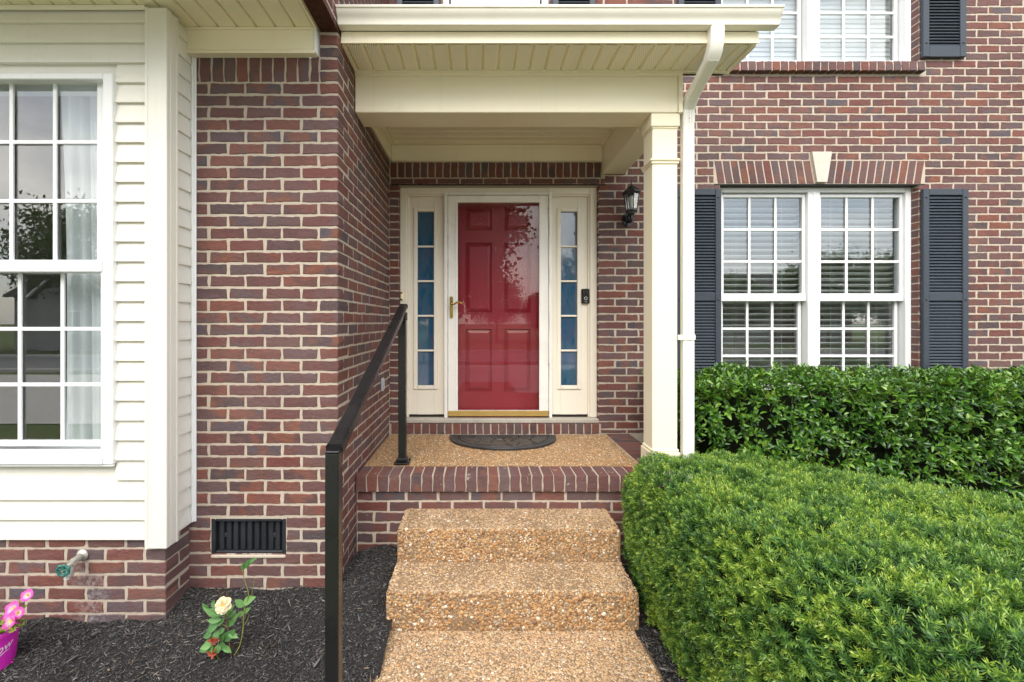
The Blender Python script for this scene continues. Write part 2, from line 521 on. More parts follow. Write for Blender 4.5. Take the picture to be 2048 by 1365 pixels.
# ------------------------------------------------------------------ brick layer
YL, YB, YW, XC = 2.556, 2.36, 4.01, -0.80       # wing front, bay base front, main wall, wing side wall
CP = 0.0677                                     # course pitch
BP = 0.2055                                     # brick pitch
JT = 0.0165                                     # upright joint
BH = CP - 0.0125                                # brick height: bed joint 12.5 mm
_bm = {}
def brick_mesh(w, h, d, var):
    w = round(w/.004)*.004; h = round(h, 3); d = round(d, 3)
    key = (w, h, d, var)
    if key in _bm: return _bm[key]
    rr = random.Random(hash((round(w*1e4), round(h*1e4), var)))
    nx = max(2, min(9, int(round(w/.021)))); nz = 2 if h < .09 else max(3, int(h/.03))
    per = []
    for i in range(nx): per.append((-w/2+w*i/nx, -h/2))
    for i in range(nz): per.append((w/2, -h/2+h*i/nz))
    for i in range(nx): per.append((w/2-w*i/nx, h/2))
    for i in range(nz): per.append((-w/2, h/2-h*i/nz))
    # lean of the whole top and bottom edge plus ragged jitter
    la, lb = rr.uniform(-.0022, .0022), rr.uniform(-.0022, .0022)
    out = []
    for (x, z) in per:
        jx, jz = rr.uniform(-.0032, .0032), rr.uniform(-.0022, .0022)
        z2 = z + (la if z > 0 else lb)*(2*x/max(w, .01)) + jz
        out.append((x+jx, z2))
    n = len(out)
    v = []; c = .0028
    for (x, z) in out:
        sx = -1 if x > w/2-.004 else (1 if x < -w/2+.004 else 0); sz = -1 if z > h/2-.006 else (1 if z < -h/2+.006 else 0)
        v.append((x+sx*c, rr.uniform(-.0007, .0007), z+sz*c))
    for (x, z) in out: v.append((x, c*.9+rr.uniform(0, .0008), z))
    for (x, z) in out: v.append((x, d, z))
    f = [tuple(range(n))]
    for k in (0, 1):
        for i in range(n):
            f.append((k*n+i, k*n+n+i, k*n+n+(i+1) % n, k*n+(i+1) % n))
    me = bpy.data.meshes.new('brick'); me.from_pydata(v, [], f); me.update()
    _bm[key] = me
    return me
# a brick: u0,u1,z0,z1 on the wall face; m: wall frame (u along +x of the frame, face towards -y)
class Wall:
    def __init__(s, name, m, parent, mat, label=None, proud=.0035):
        s.m, s.bricks, s.mat, s.proud = m, [], mat, proud
        s.name, s.parent, s.label = name, parent, label
        s.back = MB()
    def mortar(s, rects, d=.09):
        for (u0, u1, z0, z1) in rects: s.back.box(u0, u1, .0, d, z0, z1)
    def brick(s, u0, u1, z0, z1, d=.06, dy=0.0, roll=0.0):
        s.bricks.append((u0, u1, z0, z1, d, dy, roll))
    def courses(s, u0, u1, z0, z1, zref, phase, holes=(), par0=0, skip=None):
        k0 = int(math.ceil((z0 - zref)/CP - .25)); k1 = int(math.floor((z1 - zref)/CP + .25))
        for k in range(k0, k1+1):
            zc = zref + k*CP
            a, b = max(zc-BH/2, z0), min(zc+BH/2, z1)
            if b-a < .02: continue
            ph = phase + (0 if (k+par0) % 2 == 0 else BP/2)
            iv = [(u0, u1)]
            for (h0, h1, hz0, hz1) in holes:
                if hz0 < b-.006 and hz1 > a+.006:
                    nv = []
                    for (p, q) in iv:
                        if h1 <= p or h0 >= q: nv.append((p, q)); continue
                        if h0 > p: nv.append((p, h0))
                        if h1 < q: nv.append((h1, q))
                    iv = nv
            if skip: iv = skip(k, iv)
            for (p, q) in iv:
                i = math.floor((p-ph)/BP)
                cuts = [p]
                while True:
                    i += 1
                    u = ph + i*BP
                    if u >= q: break
                    if u-cuts[-1] > .045 and q-u > .04: cuts.append(u)
                cuts.append(q)
                for j in range(len(cuts)-1):
                    l_ = cuts[j] + (JT/2 if j > 0 else 0) + random.uniform(-.002, .002)*(j > 0)
                    r_ = cuts[j+1] - (JT/2 if j < len(cuts)-2 else 0)
                    dz = random.uniform(-.0012, .0012)
                    s.brick(l_, r_, a+dz, b+dz)
    def finish(s, limit=300, prefer=None):
        me = s.back.mesh(s.name)
        o = mesh_obj(s.name, me, M['mortar'], s.parent, s.m)
        if s.label: o['label'] = s.label
        bs = s.bricks
        if prefer is not None: bs = sorted(bs, key=lambda b: prefer((b[0]+b[1])/2, (b[2]+b[3])/2))
        for i, (u0, u1, z0, z1, d, dy, roll) in enumerate(bs[:limit]):
            me = brick_mesh(u1-u0, z1-z0, d, random.randrange(6))
            mm = s.m @ Matrix.Translation(((u0+u1)/2, -s.proud+dy+random.uniform(-.0008, .0008), (z0+z1)/2)) @ Matrix.Rotation(roll + random.uniform(-.004, .004), 4, 'Y')
            mesh_obj('brick', me, s.mat, o, mm)
        rest = bs[limit:]
        if rest:
            V = []; F = []; n0 = 0
            for (u0, u1, z0, z1, d, dy, roll) in rest:
                me = brick_mesh(u1-u0, z1-z0, d, random.randrange(6))
                T = Matrix.Translation(((u0+u1)/2, -s.proud+dy, (z0+z1)/2)) @ Matrix.Rotation(roll, 4, 'Y')
                V += [tuple(T @ v.co) for v in me.vertices]
                F += [tuple(i+n0 for i in p.vertices) for p in me.polygons]
                n0 += len(me.vertices)
            me = bpy.data.meshes.new('brickwork'); me.from_pydata(V, [], F); me.update()
            q = mesh_obj('brickwork', me, s.mat, o, s.m)
            q['kind'] = 'stuff'
        return o

FRONT = lambda y: Matrix.Translation((0, y, 0))                                   # u = X, face towards -Y
SIDE = lambda x: Matrix.Translation((x, 0, 0)) @ Matrix.Rotation(R(90), 4, 'Z')   # u = Y, face towards +X

house = thing('house', (0.5, 4.0, 0), 'brick house front with cream siding bay, red entry door and white windows', 'house')

# --- wing front wall
ZR = 2.898                     # centre of the course that tops the running bond
VENT = (-1.505, -1.093, .285, .478)
w = Wall('wall', FRONT(YL), house, M['brick'], 'narrow brick wall between siding bay and porch')
w.mortar([(-1.66, VENT[0], -.3, 3.07), (VENT[1], XC-.004, -.3, 3.07), (VENT[0], VENT[1], -.3, VENT[2]), (VENT[0], VENT[1], VENT[3], 3.07), (-.93, XC-.004, 3.07, 3.215)])
for k in range(0, 46):
    zc = ZR - k*CP
    a, b = zc-BH/2, zc+BH/2
    if b < 0: break
    rowA = k % 2 == 0
    edge = XC - (.098 if rowA else .195)
    w.brick(edge, XC+.0035, a, b, d=(.195 if rowA else .098))
    iv = [(-1.64, edge-JT)]
    if a < VENT[3]-.01 and b > VENT[2]+.01:
        iv = [(-1.64, VENT[0]-.008), (VENT[1]+.008, edge-JT)]
    ph = XC - .098 - JT/2 if rowA else XC - .195 - JT/2
    for (p, q) in iv:
        cuts = []; u = ph
        while u > p:
            if u < q: cuts.append(u)
            u -= BP
        cuts = [q+JT/2] + [c for c in cuts if q-c > .05 and c-p > .03] + [p-JT/2]
        for j in range(len(cuts)-1):
            dz = random.uniform(-.0012, .0012)
            w.brick(cuts[j+1]+JT/2+random.uniform(-.002, .002), cuts[j]-JT/2, a+dz, b+dz)
# soldiers under the frieze board and the corner headers beside them
u = -1.640; i = 0
while u < -.925:
    ww = .058 if u+.058 < -.905 else (-.905-u)
    w.brick(u, u+ww, 2.937, 3.078, d=.06); u += ww+.0105+random.uniform(-.002, .002)
for k in range(1, 5):
    zc = ZR + k*CP
    w.brick(XC-.098, XC+.0035, zc-BH/2, min(zc+BH/2, 3.212), d=(.195 if k % 2 == 0 else .098))
w.finish()

# --- wing side wall (faces the porch)
w = Wall('wall', SIDE(XC), house, M['brick'], 'deep brick side wall of the porch recess')
w.mortar([(YL+.004, YW+.05, -.3, 3.215), (1.86, YW+.05, 3.262, 4.6)])
for k in range(-22, 46):
    zc = ZR - k*CP
    a, b = zc-BH/2, zc+BH/2
    if b < 0.0: break
    if zc > 3.20:
        if a < 3.264: a = 3.264
        if b-a < .02: continue
        st = 1.86 if k % 2 == 0 else 1.86+.098+JT
        end = YW
        u = 1.86 if k % 2 == 0 else 1.86 - BP/2
        while u < end:
            l_, r_ = max(u, 1.86), min(u+BP-JT, end)
            if r_-l_ > .04: w.brick(l_, r_, a, b)
            u += BP
        continue
    rowA = k % 2 == 0
    u = YL + (.195 if rowA else .098) + JT
    while u < YW-.01:
        r_ = min(u+BP-JT, YW-.004)
        if r_-u > .035: w.brick(u+random.uniform(0, .003), r_, a, b)
        u += BP
w.finish(300, lambda u, z: (0 if (.55 < z < 3.2) else 1, abs(z-1.8)))
mb = MB()
mb.box(XC-.095, XC+.004, 1.86, YL+.10, 3.2165, 3.2255); mb.box(XC-.098, XC-.09, 1.86, YL+.10, 3.2255, 3.30); mb.build('lintel', M['steel_rust'], house)
# bricks of the soldier course that show their underside above the rusty angle
for i in range(4):
    mb = MB(); mb.box(XC-.088, XC-.002, 1.90+i*.20, 1.90+i*.20+.19, 3.2265, 3.262, .003); mb.build('brick', M['brick'], house)

# --- bay base
ZRB = .3805
w = Wall('wall', FRONT(YB), house, M['brick_bay'], 'low brick base under the siding bay, with the garden tap')
w.mortar([(-3.9, -1.636, -.3, .462)])
for k in range(-1, 8):
    zc = ZRB - k*CP; a, b = zc-BH/2, zc+BH/2
    if b < -.05: break
    b = min(b, .458)
    full = k % 2 == 1
    edge = -1.632 - (.195 if full else .098)
    w.brick(edge, -1.6285, a, b, d=(.098 if full else .195))
    u = edge-JT
    while u > -3.8:
        w.brick(max(u-BP+JT, -3.85)+random.uniform(-.002, .002), u, a+random.uniform(-.001, .001), b); u -= BP
w.finish()
w = Wall('wall', SIDE(-1.632), house, M['brick_bay'], 'short brick return of the bay base')
w.mortar([(YB+.004, YL+.03, -.3, .455)])
for k in range(-1, 8):
    zc = ZRB - k*CP; a, b = zc-BH/2, zc+BH/2
    if b < -.05: break
    b = min(b, .452)
    st = YB + (.098 if k % 2 == 1 else .195) + JT
    w.brick(st, YL-.002, a, b) if YL-st > .03 else None
    if k % 2 == 0: pass
w.finish()

# --- main wall: door part
DX0, DX1, DZ0, DZ1 = -.716, 1.046, .700, 2.790      # door opening
LZ = .606                                           # landing level
w = Wall('wall', FRONT(YW), house, M['brick'], 'brick wall around the entry door')
W3 = (-.335, .615, 3.868, 5.42)       # window above the porch roof
w.mortar([(XC-.05, DX0, 0, 3.86), (DX1, 1.46, 0, 3.86), (DX0, DX1, DZ1, 3.86), (DX0, DX1, 0, DZ0), (XC-.05, W3[0], 3.86, 5.6), (W3[1], 1.46, 3.86, 5.6), (W3[0], W3[1], W3[3], 5.6)])
zr0 = 3.012 + .00825 + BH/2
SOL = (-.80, 1.10, 2.862, 2.992)
w.courses(XC+.004, 1.46, LZ+.005, 5.55, zr0, .06, [(W3[0], W3[1], 3.76, W3[3]), (DX0, DX1, DZ0-.10, DZ1+.008), (SOL[0]-.1, SOL[1], SOL[2]-.004, 3.2)])
u = SOL[0]+.012
while u < SOL[1]-.05:
    w.brick(u, u+.056, SOL[2], SOL[3]); u += .0665+random.uniform(-.0015, .0015)
u = DX0-.075
while u < SOL[1]-.02:
    w.brick(u+.005, min(u+BP-.005, SOL[1]), DZ1+.0165, SOL[2]-.0115); u += BP
# rowlock sill under the door
u = -.775
while u < 1.05:
    w.brick(u, u+.0565, LZ+.006, LZ+.094, d=.10, dy=-.035); u += .0672+random.uniform(-.0012, .0012)
w.mortar([(-.795, 1.058, LZ-.02, LZ+.088)])
w.back.box(-.795, 1.058, -.030, .02, LZ-.02, LZ+.088)
w.finish(300, lambda u, z: (0 if z < 3.05 else (1 if 4.35 < z < 4.75 else 2), -z))
mb = MB(); mb.box(DX0-.06, DX1+.06, YW-.006, YW+.09, DZ1+.0005, DZ1+.012); mb.build('lintel', M['lintel_dark'], house)

# --- main wall: window part
W1 = (2.112, 3.868, .93, 2.806)       # lower window opening
W2 = (2.112, 3.868, 3.868, 5.42)      # upper window opening
XE = 6.2
wz1 = 5.6
w = Wall('wall', FRONT(YW), house, M['brick'], 'broad brick wall around the shuttered windows')
w.mortar([(1.46, W1[0], 0, wz1), (W1[1], XE, 0, wz1), (W1[0], W1[1], 0, W1[2]), (W1[0], W1[1], W1[3], W2[2]), (W1[0], W1[1], W2[3], wz1)])
ARCH = [(2.03, 3.94, W1[3]-.002, 3.012)]
SILL2 = (2.05, 3.93, 3.770, 3.866)
KEY = (2.86, 3.10, 2.80, 3.10)
w.courses(1.46, XE, .45, wz1-.02, 3.012 + .00825 + BH/2, .06, [W1, W2, (W1[0]-.055, W1[1]+.055, W1[3]-.002, 3.012), SILL2, (2.898, 3.092, 2.9, 3.082), (W1[0]-.02, W1[1]+.02, .83, .93)])
# jack arch: soldiers that fan a little towards the ends
b0, b1, t0, t1 = W1[0]-.02, W1[1]+.02, W1[0]-.052, W1[1]+.052
arch = []
for (p_, q_, r_, s_) in ((b0, 2.946, t0, 2.912), (3.049, b1, 3.078, t1)):
    nA = 12
    for i in range(nA):
        fa, fb = i/nA, (i+1)/nA
        arch.append((p_+(q_-p_)*fa+.006, p_+(q_-p_)*fb-.006, r_+(s_-r_)*fa+.006, r_+(s_-r_)*fb-.006))
w.finish(300, lambda u, z: (0 if (1.15 < z < 4.4 and u < 4.85) else 1, abs(u-2.2)+abs(z-2.6)*.8))
wall_main = bpy.data.objects[[o.name for o in house.children if o.get('label', '').startswith('broad')][0]]
for (p0, p1, q0, q1) in arch:
    mb = MB(); yy = YW-.004; c = .003
    z0, z1 = W1[3]+.004, 3.008
    j = lambda: random.uniform(-.0015, .0015)
    prof = [(p0+j(), z0+j()), (p1+j(), z0+j()), ((p1*.66+q1*.34)+j(), z0+(z1-z0)*.34), ((p1*.33+q1*.67)+j(), z0+(z1-z0)*.67), (q1+j(), z1+j()), (q0+j(), z1+j()),
            ((p0*.33+q0*.67)+j(), z0+(z1-z0)*.67), ((p0*.66+q0*.34)+j(), z0+(z1-z0)*.34)]
    cx = sum(p[0] for p in prof)/8
    n = 8
    ins = [(x + (c if x < cx else -c), z + (c if z < z0+.02 else (-c if z > z1-.02 else 0))) for (x, z) in prof]
    v = [(x, yy, z) for (x, z) in ins] + [(x, yy+c, z) for (x, z) in prof] + [(x, yy+.06, z) for (x, z) in prof]
    f = [tuple(range(n))] + [(k*n+i, k*n+n+i, k*n+n+(i+1) % n, k*n+(i+1) % n) for k in (0, 1) for i in range(n)]
    mb.add(v, f); mb.build('brick', M['brick'], wall_main)
mb = MB()
mb.prism([(2.908, 3.080), (3.082, 3.080), (3.040, 2.815), (2.954, 2.815)], YW-.028, YW+.03, 'y')
mb.build('keystone', M['keystone'], wall_main)
mb = MB(); mb.box(W1[0]-.05, W1[1]+.05, YW-.004, YW+.09, W1[3]-.012, W1[3]-.001); mb.build('lintel', M['lintel_dark'], house)
# brick rowlock sills (upper one in view, lower one behind the hedge)
def rowlock_sill(x0, x1, ztop, h, parent):
    u = x0
    me = None
    while u < x1-.05:
        mm = Matrix.Translation((u+.031, YW-.05, ztop-h/2)) @ Matrix.Rotation(R(-4), 4, 'X')
        mesh_obj('brick', brick_mesh(.06, h-.008, .16, random.randrange(6)), M['brick'], parent, mm); u += .0702
    x1 = u-.010
    mb = MB(); mb.box(x0-.002, x1-.002, YW-.044, YW+.09, ztop-h+.006, ztop-.014); mb.build('sill_mortar', M['mortar'], parent)
rowlock_sill(2.06, 3.925, 3.866, .092, wall_main)
rowlock_sill(2.06, 3.925, .925, .092, wall_main)
rowlock_sill(-.39, .67, 3.866, .092, wall_main)
# brick returns of the window openings: right-hand jambs that face the camera
def jamb_bricks(x, z0, z1, zref, parent, sgn):
    k = int(math.ceil((z0+.02-zref)/CP))
    while zref+k*CP+BH/2 < z1:
        zc = zref+k*CP
        mb = MB(); mb.box(x, x+sgn*.05, YW+.002, YW+.088, zc-BH/2, zc+BH/2, .002)
        o = mb.build('brick', M['brick'], parent); k += 1
zref = 3.012 + .00825 + BH/2
jamb_bricks(W1[1]-.003, 1.10, W1[3]-.01, zref, wall_main, 1)
jamb_bricks(W2[1]-.003, W2[2], 4.6, zref, wall_main, 1)
wall_entry = bpy.data.objects[[o.name for o in house.children if o.get('label', '').startswith('brick wall around')][0]]
jamb_bricks(DX0+.003, LZ+.09, DZ1-.01, zr0, wall_entry, -1)

# --- crawl space vent in the wing wall
vent = MB(); x0, x1, z0, z1 = VENT
vent.box(x0-.02, x1+.02, YL+.03, YL+.06, z0-.02, z1+.02); vo = vent.build('vent', M['vent'], house)
vo['label'] = 'black slatted foundation vent'
mb = MB()
mb.box(x0-.006, x0+.018, YL-.001, YL+.03, z0-.003, z1+.006, .003); mb.box(x1-.018, x1+.006, YL-.001, YL+.03, z0-.003, z1+.006, .003)
mb.box(x0+.0185, x1-.0185, YL-.001, YL+.03, z1-.012, z1+.006, .003); mb.box(x0+.018, x1-.018, YL+.004, YL+.03, z0, z0+.014, .003)
mb.build('vent_frame', M['vent'], vo)
for i in range(9):
    c = x0+.048+i*(x1-x0-.096)/8
    mb = MB(); mb.box(c-.0125, c+.0125, YL+.010+.004*(i % 2), YL+.0295, z0+.0145, z1-.0125, .003)
    mb.build('slat', M['vent'], vo)
for c in (x0+.048+.5*(x1-x0-.096)/8, x0+.048+7.5*(x1-x0-.096)/8):
    mb = MB(); mb.box(c-.009, c+.009, YL+.016, YL+.029, (z0+z1)/2-.012, (z0+z1)/2+.012, .002); mb.build('crossbar', M['vent'], vo)
mb = MB(); mb.box(x0-.004, x1+.004, YL-.012, YL+.03, z0-.022, z0-.002, .006); mb.build('mortar_ledge', M['mortar'], vo)

# ------------------------------------------------------------------ siding bay
SY = 2.34; SP = .1022; SX = -1.612
BW = (-2.79, -1.874, .860, 2.856)     # bay window outer casing
side = MB(); 
for q_ in ((-3.9, BW[0]+.03, .455, 3.212), (BW[1]-.03, SX-.006, .455, 3.212), (BW[0]+.03, BW[1]-.03, .455, BW[2]+.02), (BW[0]+.03, BW[1]-.03, BW[3]-.01, 3.212)):
    side.box(q_[0], q_[1], SY+.022, SY+.05, q_[2], q_[3]) 
siding = side.build('siding', M['siding'], house)
siding['label'] = 'cream lap siding of the bay'
bk = MB(); bk.box(-3.9, -3.85, SY+.05, YL+.4, .45, 3.21); 
def lap(x0, x1, zb, zt):
    zt2 = min(zt+.006, 3.205)
    mb = MB()
    mb.prism([(SY-.0045, zb), (SY-.0045, zb+.012), (SY+.0135, zt2), (SY+.0195, zt2), (SY+.0195, zb)], x0, x1, 'x')
    mb.build('board', M['siding'], siding)
zb = 2.819 - SP*23
while zb < 3.19:
    zt = zb+SP
    if zt <= BW[2]+.004 or zb >= BW[3]-.006:
        lap(-3.88, -1.712, zb, zt)
    else:
        lap(-3.88, BW[0]+.002, zb, zt); lap(BW[1]-.002, -1.712, zb, zt)
    # side return
    mb = MB(); x = SX
    mb.prism([(x+.0005, zb), (x+.0005, zb+.010), (x-.0125, min(zt+.006, 3.205)), (x-.0185, min(zt+.006, 3.205)), (x-.0185, zb)], SY+.078, YL-.014, 'y')
    mb.build('board', M['siding'], siding)
    zb = zt
sb = MB(); sb.box(SX-.04, SX-.020, SY+.05, YL+.05, .455, 3.212); sb.build('sheathing', M['siding'], siding)
mb = MB()
mb.box(-1.716, SX+.006, SY-.010, SY+.021, .424, 3.200, .004)
mb.box(SX-.019, SX+.0055, SY+.0215, SY+.080, .424, 3.200, .004)
mb.box(-1.716, -1.700, SY-.013, SY-.0095, .424, 3.200, .001)
mb.box(SX+.0055, SX+.009, SY+.066, SY+.080, .424, 3.200, .001)
mb.build('corner_post', M['siding'], siding)
mb = MB(); mb.box(SX-.030, SX+.024, YL-.0135, YL-.004, .47, 3.07, .003); mb.box(SX+.004, SX+.010, YL-.022, YL-.0135, .47, 3.07, .002); mb.build('edge_channel', M['white'], siding)
mb = MB(); mb.box(-3.88, -1.717, SY-.012, SY-.001, 3.188, 3.2115, .003); mb.build('trim', M['cream'], siding)

# soffit over the bay: v-grooved panels that run front to back
SZ = 3.2125
mb = MB(); mb.box(-3.9, XC-.100, 1.86, YL+.2, SZ+.012, SZ+.06); sof = mb.build('soffit', M['trimcream'], house)
sof['label'] = 'cream grooved soffit above the siding bay'
p = .1056; x = XC-.104-.012
mb = MB(); mb.box(x, x+.012, 1.86, YL-.02, SZ-.004, SZ+.0115, .002); mb.build('edge_trim', M['trimcream'], sof)
i = 0
while x > -3.9:
    x1_ = x; x0_ = x-p
    mb = MB(); y0, y1 = 1.86, YL-.012
    mb.prism([(x0_+.003, SZ+.011), (x0_+.003, SZ+.008), (x0_+.011, SZ), (x1_-.008, SZ), (x1_-.001, SZ+.008), (x1_-.001, SZ+.011)], y0, y1, 'y')
    mb.build('panel', M['trimcream'], sof); x = x0_; i += 1
mb = MB(); mb.box(-3.9, XC-.10, 1.82, 1.86, 3.19, 3.42, .004); mb.build('fascia', M['trimcream'], house)
mb = MB(); mb.prism([(1.78, 3.42), (YL+.6, 3.80), (YL+.6, 3.84), (1.78, 3.46)], -3.9, XC-.11, 'x'); mb.build('roof', M['roof'], house)
# frieze board box under that soffit
mb = MB(); fx0, fx1 = -1.652, -.916
mb.box(fx0, fx1, YL-.045, YL+.02, 3.094, 3.2115, .003); fb = mb.build('frieze_board', M['trimcream'], house)
mb = MB(); mb.prism([(YL-.045, 3.0935), (YL-.052, 3.078), (YL-.052, 3.068), (YL-.006, 3.068), (YL-.006, 3.0935)], fx0-.002, fx1+.003, 'x'); mb.build('drip_lip', M['trimcream'], fb)
mb = MB(); mb.box(fx1+.0005, fx1+.012, YL-.050, YL-.006, 3.072, 3.2115, .002); mb.box(fx0-.014, fx0-.0005, YL-.050, YL-.006, 3.085, 3.2115, .002); mb.build('end_cap', M['white'], fb)
mb = MB(); mb.box(fx0, fx1+.008, YL-.053, YL-.046, 3.199, 3.2120, .002); mb.build('top_bead', M['trimcream'], fb)

# ------------------------------------------------------------------ windows
def double_hung(win, gx0, gx1, z0, zm0, zm1, z1, yu, yl, nx, nzu, nzl, mat=None, jl=.03, jr=.03, mw=.016, dlow=.0, glass='glass'):
    """panes, muntins and sash rails for one unit: upper sash at depth yu, lower at yl"""
    mt = mat or M['white']
    def sash(a0, a1, b0, b1, y, rows, tag_):
        fr = MB(); e = .028
        fr.box(a0-e, a0, y-.012, y+.014, b0-e, b1+e, .003); fr.box(a1, a1+e, y-.012, y+.014, b0-e, b1+e, .003)
        fr.box(a0+.0005, a1-.0005, y-.011, y+.014, b1, b1+e, .003); fr.box(a0+.0005, a1-.0005, y-.011, y+.014, b0-e, b0, .003)
        fr.build('sash', mt, win)
        xs = [a0+(a1-a0)*i/nx for i in range(nx+1)]; zs = [b0+(b1-b0)*i/rows for i in range(rows+1)]
        for i in range(1, nx):
            mb = MB(); mb.box(xs[i]-mw/2, xs[i]+mw/2, y-.004, y+.0075, b0+.0005, b1-.0005, .002); mb.build('muntin', mt, win)
        for i in range(1, rows):
            mb = MB(); mb.box(a0+.0005, a1-.0005, y-.0034, y+.007, zs[i]-mw/2, zs[i]+mw/2, .002); mb.build('muntin', mt, win)
        for i in range(nx):
            for j in range(rows):
                mb = MB(); mb.box(xs[i]+.001, xs[i+1]-.001, y+.0085, y+.0115, zs[j]+.001, zs[j+1]-.001)
                mb.build('pane', M[glass], win)
    sash(gx0, gx1, zm1, z1, yu, nzu, 'u')
    sash(gx0+dlow, gx1-dlow, z0, zm0, yl, nzl, 'l')

# bay window
mb = MB()
x0, x1, z0, z1 = BW
e = .050
yf = SY-.022
for (a, b, c_, d_) in ((x0, x0+e, z0, z1), (x1-e, x1, z0, z1)):
    mb.box(a, b, yf, SY+.02, c_, d_, .004)
mb.box(x0+e+.0005, x1-e-.0005, yf, SY+.02, z1-e*.62, z1-.0005, .004); mb.box(x0+e+.0005, x1-e-.0005, yf-.004, SY+.02, z0+.0005, z0+e*.8, .004)
mb.box(x0+.001, x1-.001, SY-.016, SY+.0, z0-.012, z0-.0005, .002)
win = mb.build('window', M['white'], house)
win['label'] = 'white double-hung window with curtain in the siding bay'
mb = MB()      # jamb liner behind the casing
ii = .004
mb.box(x0+e-.02, x0+e+.02, SY+.0205, 2.50, z0+.02, z1-.02, .002); mb.box(x1-e-.045, x1-e+.02, SY+.0205, 2.50, z0+.02, z1-.02, .002)
mb.box(x0+e+.0205, x1-e-.0455, SY+.0205, 2.50, z1-.03, z1-.012, .002); mb.box(x0+e+.0205, x1-e-.0455, SY+.0205, 2.50, z0+.025, z0+.05, .002)
mb.box(x0+e-.012, x1-e+.012, yf+.006, yf+.03, z0+.012, z0+.02, .002)
mb.build('frame', M['white'], win)
double_hung(win, -2.668, -1.988, .960, 1.846, 1.910, 2.832, 2.372, 2.415, 3, 3, 3, mw=.020, glass='glass_bay')
mb = MB(); mb.box(-2.70, -1.958, 2.352, 2.402, 1.846, 1.909, .004); mb.build('meeting_rail', M['white'], win)
# ------------------------------------------------------------------ main wall windows
def twin_window(W, label, zmeet, yrec=4.095):
    x0, x1, z0, z1 = W
    cx = (x0+x1)/2
    mb = MB()
    mb.box(x0+.001, x0+.055, yrec-.02, yrec+.10, z0+.001, z1-.013, .004); mb.box(x1-.055, x1-.004, yrec-.02, yrec+.10, z0+.001, z1-.013, .004)
    mb.box(x0+.0555, x1-.0555, yrec-.02, yrec+.10, z1-.055, z1-.013, .004); mb.box(x0+.0555, x1-.0555, yrec-.022, yrec+.10, z0+.001, z0+.05, .004)
    mb.box(cx-.055, cx+.055, yrec-.024, yrec+.10, z0+.0505, z1-.0555, .004)
    mb.box(cx-.010, cx+.010, yrec-.029, yrec-.0245, z0+.0505, z1-.0555, .002)
    win = mb.build('window', M['white'], house); win['label'] = label
    for (a, b) in ((x0+.055, cx-.055), (cx+.055, x1-.055)):
        double_hung(win, a+.030, b-.030, z0+.10, zmeet-.035, zmeet+.035, z1-.095, yrec+.018, yrec+.056, 3, 3, 3, mw=.022, dlow=.012)
        mb = MB(); mb.box(a+.003, b-.003, yrec-.002, yrec+.040, zmeet-.034, zmeet+.034, .004); mb.build('meeting_rail', M['white'], win)
        mb = MB(); mb.box((a+b)/2-.03, (a+b)/2+.03, yrec+.041, yrec+.062, zmeet-.02, zmeet+.0, .003); mb.build('sash_lock', M['white'], win)
    return win
def single_window(W, label, zmeet, yrec=4.095):
    x0, x1, z0, z1 = W
    mb = MB()
    mb.box(x0+.001, x0+.055, yrec-.02, yrec+.10, z0+.001, z1-.013, .004); mb.box(x1-.055, x1-.001, yrec-.02, yrec+.10, z0+.001, z1-.013, .004)
    mb.box(x0+.0555, x1-.0555, yrec-.02, yrec+.10, z1-.055, z1-.013, .004); mb.box(x0+.0555, x1-.0555, yrec-.022, yrec+.10, z0+.001, z0+.05, .004)
    win = mb.build('window', M['white'], house); win['label'] = label
    a, b = x0+.055, x1-.055
    double_hung(win, a+.030, b-.030, z0+.10, zmeet-.035, zmeet+.035, z1-.095, yrec+.018, yrec+.056, 3, 3, 3, mw=.022, dlow=.012)
    mb = MB(); mb.box(a+.003, b-.003, yrec-.002, yrec+.040, zmeet-.034, zmeet+.034, .004); mb.build('meeting_rail', M['white'], win)
    return win
twin_window(W1, 'white twin window with open blinds above the hedge', 1.81)
twin_window(W2, 'white twin window of the upper floor', 4.66)
single_window(W3, 'white upper window above the porch gutter', 4.66)
# rooms behind the windows
def room(x0, x1, y0, y1, z0, z1):
    mb = MB()
    t = .02
    mb.box(x0-t, x0, y0, y1, z0, z1); mb.box(x1, x1+t, y0, y1, z0, z1); mb.box(x0, x1, y1, y1+t, z0, z1)
    mb.box(x0, x1, y0, y1, z1, z1+t)
    o = mb.build('room_lining', M['plaster'], house)
    mb = MB(); mb.box(x0, x1, y0, y1, z0-t, z0); mb.build('room_floor', M['room_floor'], o)
room(1.45, 4.4, YW+.20, YW+2.4, .60, 3.05)
room(1.45, 4.4, YW+.20, YW+3.4, 3.30, 5.60)
room(-.80, 1.25, YW+.20, YW+3.4, 3.30, 5.60)
room(-3.8, -1.66, 2.52, 5.6, .50, 3.19)

# ------------------------------------------------------------------ entry door unit
YF = YW + .045                     # face of the door frame
door_unit = MB()
x0, x1, z0, z1 = DX0+.003, DX1-.003, DZ0+.004, DZ1-.002
bw = .062
for (a, b) in ((x0, x0+bw), (x1-bw, x1)):
    door_unit.box(a, b, YF, YF+.13, z0+.034, z1, .005)
door_unit.box(x0+bw+.0005, x1-bw-.0005, YF, YF+.13, z1-bw, z1-.0005, .005)
frame = door_unit.build('door_frame', M['doorcream'], house)
mb = MB()
for (a, b) in ((x0+bw+.0005, x0+bw+.014), (x1-bw-.014, x1-bw-.0005)):
    mb.box(a, b, YF+.012, YF+.10, z0+.034, z1-bw-.015, .003)
mb.box(x0+bw+.001, x1-bw-.001, YF+.012, YF+.10, z1-bw-.014, z1-bw-.0005, .003)
mb.build('inner_bead', M['doorcream'], frame)
mb = MB(); mb.box(x0, x1, YW-.02, YF+.16, z0-.002, z0+.033, .004); mb.build('sill', M['sill_grey'], frame)
